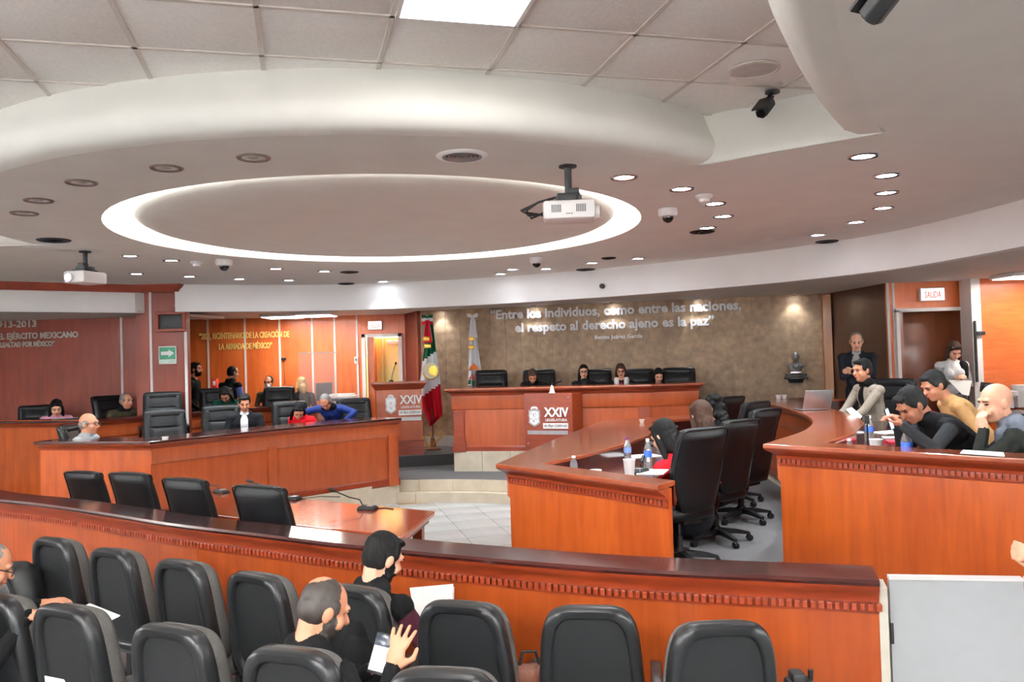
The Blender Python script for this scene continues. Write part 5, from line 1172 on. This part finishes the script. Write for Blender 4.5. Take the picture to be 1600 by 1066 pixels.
# ================================================================ FLAGS, BUST
def flag(name, label, px, y, pts_l, pts_r, colour, mats, zbase, top_py, bow, emblem_fn):
    t = thing(name, label, 'flag'); P = WD(px, 560, y); x0 = P.x; sc = y / FPX
    zt = WD(px, top_py, y).z; b = MB(); b.tube([(x0, y, zbase), (x0, y, zt)], .014, 10); b.build('pole', WOOD_B, t)
    b = MB(); b.lathe([(.02, 0), (.024, .02), (.012, .05), (.004, .12)], 10, (x0, y, zt - .02)); b.build('finial', GOLD, t)
    b = MB(); b.lathe([(.14, 0), (.14, .03), (.06, .06), (.03, .2), (.02, .22)], 16, (x0, y, zbase)); b.build('stand', WOOD_B, t)
    ys = np.linspace(pts_l[0][1], pts_l[-1][1], 46); nl = np.array(pts_l); nr = np.array(pts_r); NU = 34; vs = []; fs = []; mi_ = []
    for v_, yy in enumerate(ys):
        xl = np.interp(yy, nl[:, 1], nl[:, 0]); xr = np.interp(yy, nr[:, 1], nr[:, 0])
        for u in range(NU + 1):
            k = u / NU; X = xl + (xr - xl) * k; grow = v_ / 45
            dep = .035 * (.5 + grow) * math.sin(k * PI * 5 + grow * 1.5) + .02 * math.sin(k * 9 + grow * 4)
            p = WD(X, yy, y); vs.append((p.x, y - .06 + dep, p.z))
    for v_ in range(45):
        for u in range(NU):
            a = v_ * (NU + 1) + u; fs.append((a, a + 1, a + NU + 2, a + NU + 1)); yy = ys[v_]; xl = np.interp(yy, nl[:, 1], nl[:, 0]); xr = np.interp(yy, nr[:, 1], nr[:, 0]); mi_.append(colour(xl + (xr - xl) * (u + .5) / NU, yy))
    me = bpy.data.meshes.new('cloth'); me.from_pydata(vs, [], fs)
    for m in mats: me.materials.append(m)
    me.polygons.foreach_set('material_index', mi_); me.shade_smooth(); o = link('cloth', me, t); sdm = o.modifiers.new('s', 'SOLIDIFY'); sdm.thickness = .006
    return t, sc
FG, FW, FR = cloth('flag_green', (8, 92, 60), .08, .7), cloth('flag_white', (232, 234, 240), .03, .7), cloth('flag_red', (186, 18, 38), .08, .7)
def col_mx(x, yy):
    if yy < 563 - (x - 661) * .80: return 0
    return 1 if yy < 621 - (x - 655) * .68 else 2
t, sc = flag('national_flag', 'green, white and red flag hanging beside the podium', 673, 14.5, [(669, 503), (664, 540), (660, 565), (656, 600), (655, 622), (661, 640), (668, 655), (672, 665)], [(677, 503), (681, 540), (685, 565), (689, 600), (692, 640), (692, 648), (685, 656), (675, 665)], col_mx, [FG, FW, FR], .48, 500, 1, None)
def wd(px, py, e=0): p = WD(px, py, 14.5); return V((p.x, 14.5 - .13 - e, p.z))
b = MB(); b.loft([[wd(674 + 12.5 * math.cos(a), 580 + 13.5 * math.sin(a), e) for a in np.linspace(0, 2 * PI, 24, endpoint=False)] for e in (0, .003)]); b.build('emblem_disc', mat('pale_gold_cloth', (226, 220, 196), .7), t, smooth=0)
b = MB(); b.loft([[wd(678 + r_ * 8 * math.cos(a), 579 + r_ * 9 * math.sin(a), .006) for a, r_ in [(k * PI / 8, 1 if k % 2 else .72) for k in range(16)]], [wd(678 + r_ * 8 * math.cos(a), 579 + r_ * 9 * math.sin(a), .010) for a, r_ in [(k * PI / 8, 1 if k % 2 else .72) for k in range(16)]]]); b.build('emblem', GOLD, t, smooth=0)
b = MB(); b.tube([wd(674 + 11.5 * math.cos(a), 580 + 12.5 * math.sin(a), .008) for a in np.linspace(.2, PI - .2, 12)], .012, 5); b.build('emblem_wreath', GOLD, t)
def bow(t, px, py, y, ms):
    for k, m in enumerate(ms):
        for s in (-1, 1):
            b = MB(); c = WD(px, py + k * 2.4 - 2, y); cc = V((c.x, y - .15 - k * .012, c.z)); b.loft([[cc + V((s * x, 0, z + e)) for x, z in ((0, .012), (.05, .045 - k * .03), (.095, .05 - k * .035), (.09, .0 - k * .03), (.045, -.02 - k * .03), (0, -.012))] if False else [cc + V((s * x, dy, z)) for x, z in ((0, .014), (.05, .05 - k * .03), (.1, .045 - k * .035), (.09, -.01 - k * .03), (.045, -.025 - k * .02), (0, -.014))] for dy, e in ((-.012, 0), (.012, 0))]); b.build('bow', m, t, smooth=0)
            b = MB(); b.loft([[cc + V((s * (.01 + .03 * v_) + x * (1 + v_), .0 - .004 * dy, -.02 - .36 * v_)) for x, dy in ((-.02, -1), (.02, -1), (.02, 1), (-.02, 1))] for v_ in (0, .3, .65, 1)]); b.build('bow_tail', m, t, smooth=0)
bow(t, 669, 499, 14.5, [FG, FW, FR])
for px, py in ((668, 530), (670, 541)): c = WD(px, py, 14.5); MB().rbox((c.x, 14.5 - .2, c.z), (.11, .02, .075), .006).build('gold_fringe', GOLD, t)
fo = WD(662, 684, 14.3)
for k in range(9):
    a = k * 2 * PI / 9; b = MB(); c = V((WD(672, 690, 14.5).x, 14.5, .5)); b.tube([c + V((.05 * math.cos(a), .05 * math.sin(a), .02)), c + V((.13 * math.cos(a), .1 * math.sin(a), .14)), c + V((.2 * math.cos(a), .14 * math.sin(a), .20 + .05 * math.sin(3 * a)))], .008, 5); b.ell(c + V((.2 * math.cos(a), .14 * math.sin(a), .21 + .05 * math.sin(3 * a))), (.022, .022, .022), 7, 5); b.build('gilt_scroll', GOLD, t)
t, sc = flag('state_flag', 'white flag with a small coloured emblem behind the rostrum end', 739, 14.75, [(735, 500), (733, 540), (732, 575), (731.5, 606), (731, 640)], [(743, 500), (747, 540), (752, 575), (755, 606), (757, 640)], lambda x, yy: 0, [FW], .48, 491, 1, None)
bow(t, 739, 497, 14.75, [FW])
for px, py in ((737, 530), (737, 543)): c = WD(px, py, 14.75); MB().rbox((c.x, 14.75 - .16, c.z), (.09, .02, .07), .006).build('gold_fringe', GOLD, t)
ORG = cloth('emblem_orange', (214, 110, 50)); YLW = cloth('emblem_yellow', (216, 186, 60))
def we(px, py, e=0): p = WD(px, py, 14.75); return V((p.x, 14.75 - .12 - e, p.z))
for pts, m in [([(733, 580), (735, 573), (740, 568), (747, 573), (749, 579), (741, 577)], ORG), ([(733, 592), (738, 584), (743, 588), (748, 583), (749, 591), (741, 594)], mat('emblem_red', (176, 70, 60), .8)), ([(732, 600), (733, 593), (743, 595), (750, 592), (751, 600), (741, 602)], FG), ([(732, 608), (733, 602), (741, 603), (749, 602), (750, 608)], YLW)]:
    b = MB(); b.loft([[we(x, yy, e) for x, yy in pts] for e in (0, .004)]); b.build('emblem', m, t, smooth=0)
# bust on a bracket
w0 = wallpt(1240); bz = WD(1240, 584, w0.y).z; bt = thing('bust', 'silver head-and-shoulders bust standing on a black wall shelf', 'bust', (w0.x + tn.x * .19, w0.y + tn.y * .19, bz), R(160))
G = Fig(); G.ell((0, -.01, .28), (.055, .068, .065), SILVER).ell((0, .02, .245), (.044, .05, .055), SILVER).cap((0, 0, .2), (0, 0, .25), .042, .04, SILVER).ell((0, -.02, .13), (.13, .07, .06), SILVER).ell((0, .0, .09), (.10, .065, .07), SILVER).ell((0, -.02, .31), (.056, .062, .045), SILVER).cap((0, .066, .265), (0, .08, .25), .008, .01, SILVER).ell((0, .05, .13), (.05, .04, .05), SILVER)
for k in (-1, 1): G.ell((k * .055, -.005, .26), (.01, .016, .022), SILVER)
G.cap((0, 0, .03), (0, 0, .07), .07, .05, SILVER); G.build('figure', bt, .008)
MB().rbox((0, 0, .02), (.17, .13, .05), .006).build('plinth', CHROME, bt)
b = MB(); b.box((0, 0, -.02), (.34, .22, .03)); b.build('base_slab', BLACK, bt, smooth=0, bevel=.004)
sh_ = thing('wall_shelf', 'black wedge-shaped wall shelf under the silver bust', 'shelf', (w0.x + tn.x * .14, w0.y + tn.y * .14, bz - .055), R(-13)); MB().box((0, 0, -.015), (.36, .22, .035)).build('board', BLACK, sh_, smooth=0, bevel=.004); MB().box((0, .05, -.06), (.2, .1, .07), None, (1.3, 1.5)).build('bracket', BLACK, sh_, smooth=0)
# ================================================================ THINGS ON THE DESKS
GLASS = mat('clear_plastic', (232, 236, 240), .06, var=.01, trans=.85); LBL = mat('blue_label', (60, 110, 214), .5, var=.05); LBL2 = mat('pale_blue_label', (120, 150, 220), .5, var=.05); CAPW = mat('white_cap', (240, 240, 240), .5); PURP = mat('purple_cap', (110, 40, 120), .5)
Z1 = 1.08; Z2 = 1.23
def bottle(p, label, h=.23, lbl=LBL, cap=CAPW, group='water bottles on the right desks', r=.033):
    t = thing('water_bottle', label, 'bottle', p, 0, group); k = h / .23
    MB().lathe([(.004, 0), (r * .85, .0), (r, .008), (r, .035), (r * .94, .04), (r, .05), (r, .135 * k), (r * .95, .15 * k), (r * .5, .19 * k), (.013, .2 * k), (.013, .212 * k)], 18).build('body', GLASS, t)
    MB().lathe([(.004, .205 * k), (.015, .205 * k), (.015, .228 * k), (.004, .23 * k)], 14).build('cap', cap, t)
    MB().lathe([(r * 1.02, .085 * k), (r * 1.03, .088 * k), (r * 1.03, .13 * k), (r * 1.02, .133 * k)], 18, cap=False).build('label', lbl, t)
def cup(p, label, h=.10, r=.04, group=None, m=None):
    t = thing('cup', label, 'cup', p, 0, group); m = m or WHITEP; MB().lathe([(.004, 0), (r * .72, 0), (r * .75, .006), (r, h), (r * .94, h), (r * .68, .008), (.004, .006)], 18, cap=False).build('body', m, t); MB().lathe([(r * .93, h - .003), (r * 1.06, h), (r * 1.06, h + .006), (r * .93, h + .004)], 18, cap=False).build('rim', m, t)
q = W(981, 722, Z1); bottle((q.x, q.y, Z1), 'water bottle with a purple cap and full blue label', .22, LBL2, PURP)
q = W(1013, 731, Z1); bottle((q.x, q.y, Z1), 'clear water bottle with blue and white label beside the red sleeve', .24)
q = W(1030, 706, Z1); bottle((q.x, q.y, Z1), 'clear water bottle partly hidden by the black-haired woman\'s head', .26)
q = W(897, 742, Z1); bottle((q.x, q.y, Z1), 'small clear bottle with a white cap behind the end panel', .15, GLASS, CAPW, r=.03)
q = W(984, 748, Z1); cup((q.x, q.y, Z1), 'tall white foam cup in front of the purple-capped bottle', .14, .045)
q = W(931, 750, Z1); cup((q.x, q.y, Z1), 'low white cup just showing over the end panel', .07, .045)
def flat(px, py, z, w_, d_, yaw, name, label, cat, m=PAPER, th=.004, group=None):
    q = W(px, py, z); t = MB(); t.rbox((0, 0, th / 2 + .001), (w_, d_, th), min(.003, th * .4)); o = t.build(name, m, None); o.location = (q.x, q.y, z); o.rotation_euler = (0, 0, R(yaw)); return tag(o, label, cat, group)
flat(1004, 713, Z1, .3, .21, 20, 'paper_sheet', 'white sheet lying between two bottles on the first right tier', 'paper'); flat(1000, 694, Z1, .28, .2, 30, 'paper_sheet', 'white sheet lying under the edge of the curved shelf', 'paper')
flat(1020, 738, Z1, .21, .29, -20, 'paper_sheet', 'white sheet under the red-sleeved woman\'s arm', 'paper')
t = gooseneck(W(1000, 738, Z1), W(1000, 738, Z1) + V((.03, .04, .10)), 'black gooseneck microphone beside the white foam cup')
q = W(1020, 696, Z1); gooseneck(q, q + V((.25, .05, .17)), 'black gooseneck microphone in front of the black-haired woman')
q = W(1003, 661, 1.2); cup((q.x, q.y, 1.2), 'tiny white cup on the far corner of the first right tier counter', .035, .03)
def microphone(p, label, h):
    t = thing('desk_microphone', label, 'microphone', p); MB().rbox((0, 0, .02), (.12, .1, .035), .01).build('base', BLACK, t); b = MB(); b.tube([(0, 0, .03), (.0, 0, h * .6), (0, 0, h)], .007, 6); b.build('stem', BLACK, t); b = MB(); b.tube([(0, 0, h - .03), (0, 0, h + .03)], .018, 8); b.build('capsule', BLACK, t)
    b = MB(); b.tube([(.05, 0, .02), (.14, .03, .08), (.19, 0, .02), (.17, -.05, .005)], .005, 5); b.build('cable', BLACK, t)
q = WD(1356, 690, 6.35); microphone((q.x, q.y, Z2), 'black upright microphone with cable on the second right tier desk', .24)
q = WD(1417, 700, 5.55); bottle((q.x, q.y, Z2), 'large water bottle with blue label in front of the man in black', .26, LBL, r=.036)
q = WD(1359, 680, 7.0); bottle((q.x, q.y, Z2), 'water bottle with blue label behind the upright microphone', .22)
q = WD(1327, 690, 5.95); bottle((q.x, q.y, Z2), 'clear bottle without label at the near corner of the second tier', .14, GLASS, r=.03)
q = WD(1381, 695, 5.62); cup((q.x, q.y, Z2), 'small clear tumbler beside the red notebook', .08, .03, m=GLASS)
q = WD(1369, 690, 6.0); cup((q.x, q.y, Z2), 'white foam cup right of the upright microphone', .12, .045)
flat(1402, 691, Z2, .22, .16, 10, 'notebook', 'red notebook on the desk before the man in black', 'notebook', mat('red_cover', (206, 40, 60), .5), .014)
flat(1388, 676, Z2, .3, .21, 25, 'paper_sheet', 'white sheet on the desk under the phone of the man in black', 'paper'); flat(1400, 684, Z2, .21, .15, -15, 'paper_sheet', 'small white sheet next to the red notebook', 'paper')
sheet('paper_sheet', 'white sheet curling over the counter under the blazer man\'s hands', 'paper', [WD(1322, 640, 8.55), WD(1340, 660, 8.25), WD(1347, 651, 8.25), WD(1331, 637, 8.55)])
sheet('paper_sheet', 'long white sheet lying along the end counter of the second right tier', 'paper', [W(1500, 709, 1.356), W(1570, 714, 1.356), W(1568, 708, 1.356), W(1505, 704, 1.356)])
def phone(p, d, n, label):
    t = thing('phone', label, 'phone', p); Rm = rot_to(d, n); b = MB(); b.rbox((0, 0, 0), (.075, .15, .009), .004, Rm); b.build('case', BLACK, t); b = MB(); b.rbox(Rm @ V((0, 0, .005)), (.066, .138, .002), .0008, Rm); b.build('screen', glow('phone_screen', (170, 190, 220), .7), t)
phone(WD(1389, 655, 5.7), (-.25, .1, 1), (.7, -.6, .2), 'dark phone held up by the man in black at the second tier')
def laptop(p, yaw, label, tilt=20, m=SILVER):
    t = thing('laptop', label, 'laptop', p, R(yaw)); MB().rbox((0, 0, .009), (.33, .23, .016), .005).build('base', m, t); Rm = rotx(R(-tilt)); b = MB(); b.rbox(V((0, .115, .015)) + Rm @ V((0, 0, .11)), (.33, .009, .22), .004, Rm); b.build('lid', m, t); MB().box((0, -.0, .018), (.28, .12, .003)).build('keyboard', BLACK, t, smooth=0); b = MB(); b.box(V((0, .109, .015)) + Rm @ V((0, 0, .11)), (.30, .003, .19), Rm); b.build('display', BLACK_G, t, smooth=0)
q = W(1282, 640, 1.35); laptop((q.x - .1, min(q.y, 11.6), 1.352), 188, 'silver laptop seen from behind at the far end of the second right tier')
q = WD(112, 662, 12.0); laptop((q.x - .1, q.y + .05, 1.227), 205, 'silver laptop open in front of the woman in pink', 56)
for px, py, lab in ((1233, 626, 'small white cup at the far wing of the second right tier, nearer the rostrum'), (1244, 626, 'small white cup at the far wing of the second right tier, nearer the laptop')):
    q = W(px, py, 1.35); cup((min(q.x, 4.6), 11.65, 1.352), lab, .05, .04)
q = W(258, 690, 1.2); cup((q.x, q.y, 1.202), 'small white cup on the left desk in front of the empty chair', .045, .035)
# papers and phone in the public seats
p = WD(672, 934, 4.3); d = V((.25, .97, 0))
sheet('paper_stack', 'white sheets held upright by the bearded man', 'paper', [WD(648, 965, 4.2), WD(704, 957, 4.45), WD(707, 913, 4.55), WD(640, 919, 4.25)], th=.006)
sheet('paper_sheet', 'loose white sheet behind the sheets held by the bearded man', 'paper', [WD(660, 965, 4.32), WD(708, 955, 4.58), WD(709, 917, 4.62), WD(650, 922, 4.36)])
sheet('paper_sheet', 'white sheet held flat by the man with glasses at the left edge', 'paper', [WD(112, 958, 4.25), WD(152, 982, 4.05), WD(188, 963, 4.2), WD(140, 944, 4.45)])
sheet('paper_sheet', 'white sheet tucked in the back of a second-row chair', 'paper', [WD(70, 1056, 3.78), WD(72, 1080, 3.78), WD(112, 1082, 3.8), WD(100, 1062, 3.8)])
B4 = P24[1]
sheet('paper_stack', 'large white sheets held by the woman in the doorway', 'paper', [B4((.17, .33, .27)), B4((-.13, .34, .25)), B4((-.03, .46, .06)), B4((.05, .46, .07))], th=.006)
sheet('paper_sheet', 'white sheet held low by the bearded man at the column', 'paper', [P4[1]((-.20, .30, .05)), P4[1]((.16, .26, .05)), P4[1]((.16, .28, -.16)), P4[1]((-.20, .32, -.16))])
pp = thing('phone', 'phone with a lit screen held by the balding man in the public seats', 'phone', WD(596, 1022, 3.42)); Rm = rot_to(V((.25, .35, .9)), V((-.25, -1, .45))); b = MB(); b.rbox((0, 0, 0), (.085, .16, .01), .004, Rm); b.build('case', BLACK, pp); b = MB(); b.rbox(Rm @ V((0, -.02, .006)), (.074, .095, .002), .0008, Rm); b.build('screen', glow('phone_screen_white', (226, 228, 240), .9), pp); b = MB(); b.rbox(Rm @ V((0, .052, .006)), (.074, .045, .002), .0008, Rm); b.build('screen_header', mat('screen_dark', (40, 48, 62), .2), pp)
# bags
bp = thing('backpack', 'tall black bag standing before the barrier at the left edge', 'bag', (WD(24, 925, 5.6).x, 5.6, .31)); b = MB(); rg = []
for z, s in ((-.43, .8), (-.4, .95), (-.05, 1.0), (.25, .95), (.38, .75), (.43, .4)): rg.append([V((.19 * s * sup(math.cos(a), .7), .13 * s * sup(math.sin(a), .7), z)) for a in np.linspace(0, 2 * PI, 24, endpoint=False)])
b.loft(rg); b.build('body', BLACK, bp, smooth=60); b = MB(); b.tube([(.0, -.12, .36), (.06, -.16, .28), (.1, -.15, .1), (.1, -.13, -.12)], .016, 6); b.build('strap', PLASTIC, bp); b = MB(); b.rbox((-.02, -.125, -.07), (.22, .06, .16), .02); b.build('pocket', BLACK, bp)
bb = thing('shoulder_bag', 'brown leather bag between two front-row chairs', 'bag', WD(828, 1062, 3.95)); b = MB(); b.rbox((0, 0, 0), (.16, .1, .14), .03); b.build('body', mat('brown_leather', (110, 62, 44), .5, bump=.3), bb); b = MB(); b.tube([(-.05, 0, .06), (-.03, 0, .13), (.03, 0, .13), (.05, 0, .06)], .008, 6); b.build('handle', BLACK, bb)
cb = thing('camera_bag', 'black bag top showing in front of the barrier near the gate', 'bag', WD(1250, 1072, 3.75)); b = MB(); b.rbox((0, 0, -.05), (.12, .12, .16), .02); b.rbox((-.012, 0, .04), (.06, .08, .05), .01); b.build('body', BLACK, cb); b = MB(); b.tube([(.045, 0, -.02), (.05, 0, .07)], .012, 8); b.build('stub', BLACK, cb)
# ================================================================ REAR ROOMS
sd = thing('side_desk', 'low wooden desk with office machines in the rear left room', 'desk', (-3.35, 15.15, .48)); MB().rbox((0, 0, .73), (1.3, .55, .04), .006).build('desk_top', WOOD_C, sd)
for x in (-.62, .62): MB().rbox((x, 0, .355), (.04, .5, .71), .004).build('side_panel', WOOD_F, sd)
MB().rbox((0, -.2, .4), (1.2, .03, .6), .004).build('front_panel', WOOD_F, sd)
pr = thing('printer', 'white office printer on the rear room desk', 'printer', (-3.1, 15.1, 1.252)); MB().rbox((0, 0, .1), (.5, .4, .2), .02).build('case', WHITEP, pr); MB().rbox((0, -.19, .13), (.34, .05, .05), .006).build('tray', BLACK, pr); MB().rbox((.0, 0, .215), (.42, .3, .03), .008).build('lid', WHITEP, pr)
mo = thing('monitor', 'grey monitor seen edge-on on the rear room desk', 'monitor', (-3.42, 15.05, 1.252), R(62)); MB().rbox((0, 0, .28), (.42, .04, .32), .01).build('screen', mat('grey_plastic', (96, 98, 104), .5), mo); MB().rbox((0, .02, .07), (.06, .04, .14), .006).build('stem', BLACK, mo); MB().rbox((0, .02, .008), (.22, .18, .016), .005).build('foot', BLACK, mo)
a0, a1 = WD(466, 553, 14.7), WD(526, 551, 14.85)
ac = thing('clear_screen', 'clear acrylic screen standing in the rear left room', 'screen'); ACR = mat('acrylic', (226, 222, 224), .05, var=.0, alpha=.22)
b = MB(); b.loft([[V((a0.x, a0.y, z)), V((a1.x, a1.y, z)), V((a1.x, a1.y + .008, z)), V((a0.x, a0.y + .008, z))] for z in (1.23, a0.z)]); b.build('sheet', ACR, ac, smooth=0)
b = MB(); b.loft([[V((a0.x, a0.y - .003, z)), V((a1.x, a1.y - .003, z)), V((a1.x, a1.y + .011, z)), V((a0.x, a0.y + .011, z))] for z in (a0.z, a0.z + .02)]); b.build('edge', STRIP, ac, smooth=0)
for k in (0, 1): MB().box((a0.x + .1 if k == 0 else a1.x - .1, a0.y + .08, 1.25), (.05, .22, .03)).build('foot', STRIP, ac, smooth=0)
q = WD(443, 561, 15.97); t = thing('wall_hook', 'small black fitting on the wood wall of the rear room', 'fitting', q); MB().rbox((0, 0, 0), (.09, .04, .045), .006).build('body', BLACK, t); b = MB(); b.tube([(0, -.01, -.02), (.02, -.01, -.5)], .004, 5); b.build('wire', BLACK, t)
q = WD(556.5, 563, 15.97); t = thing('wall_switch', 'white wall switch left of the yellow door', 'switch', q); MB().rbox((0, 0, 0), (.07, .03, .13), .006).build('plate', WHITEP, t); MB().rbox((0, -.018, .01), (.03, .012, .05), .003).build('rocker', mat('grey_rocker', (120, 120, 124), .5), t)
q = WD(336, 599, 15.6); t = thing('box', 'small red and white box standing behind the man in the checked sleeves', 'box', (q.x, q.y, q.z)); MB().rbox((0, 0, 0), (.10, .1, .17), .004).build('carton', mat('red_card', (206, 66, 60), .6), t); MB().rbox((0, -.052, 0), (.05, .004, .08), .001).build('panel', PAPER, t)
bx = thing('cabinet', 'low wooden cabinet under the red and white box', 'cabinet', (q.x, q.y, .48)); MB().rbox((0, 0, (q.z - .095 - .48) / 2), (.5, .3, q.z - .095 - .48), .006).build('body', WOOD_F, bx); MB().rbox((0, -.155, (q.z - .58) / 2), (.44, .012, q.z - .66), .004).build('door', WOOD_F, bx)
rdk = thing('side_desk', 'wooden desk against the bright wood wall at the right edge', 'desk', (7.3, 10.9, .45)); MB().rbox((0, 0, .73), (1.6, .6, .04), .006).build('desk_top', WOOD_C, rdk)
for x in (-.77, .77): MB().rbox((x, 0, .355), (.04, .55, .71), .004).build('side_panel', WOOD_F, rdk)
MB().rbox((0, -.25, .42), (1.5, .03, .58), .004).build('front_panel', WOOD_F, rdk)
q = WD(1543, 606, 10.85); mo = thing('monitor', 'black monitor behind the bald man', 'monitor', (q.x, q.y, 1.202), R(-25)); hh = q.z - 1.2; MB().rbox((0, 0, hh), (.17, .03, .13), .006, roty(R(8))).build('screen', BLACK, mo); b = MB(); b.tube([(0, .02, .01), (0, .02, hh)], .014, 8); b.build('stem', BLACK, mo); MB().rbox((0, .02, .008), (.16, .14, .016), .005).build('foot', BLACK, mo)
q = WD(1594, 609, 10.8); t = thing('box', 'white box on the desk at the right edge', 'box', (q.x, q.y, 1.202)); hz = q.z + .06 - 1.2; MB().rbox((0, 0, hz / 2), (.16, .14, hz), .006).build('carton', WHITEP, t); MB().box((0, -.072, hz * .8), (.1, .004, .04)).build('label', PAPER, t, smooth=0)
q = WD(1577, 618, 10.7); t = thing('cup', 'white bowl-shaped object on the desk behind the bald man', 'cup', (q.x, q.y, 1.202)); MB().lathe([(.05, 0), (.05, q.z - 1.2 - .03), (.1, q.z - 1.2), (.09, q.z - 1.2 + .05), (.03, q.z - 1.2 + .06)], 16).build('body', WHITEP, t)
q = WD(1526, 521, 11.535); t = thing('door_closer_arm', 'thin black bar with a small block beside the white post', 'fitting', q); b = MB(); b.box((-.02, 0, -.25), (.025, .03, .85)); b.build('bar', BLACK, t, smooth=0); MB().rbox((.05, 0, 0), (.12, .05, .055), .006).build('block', BLACK, t)
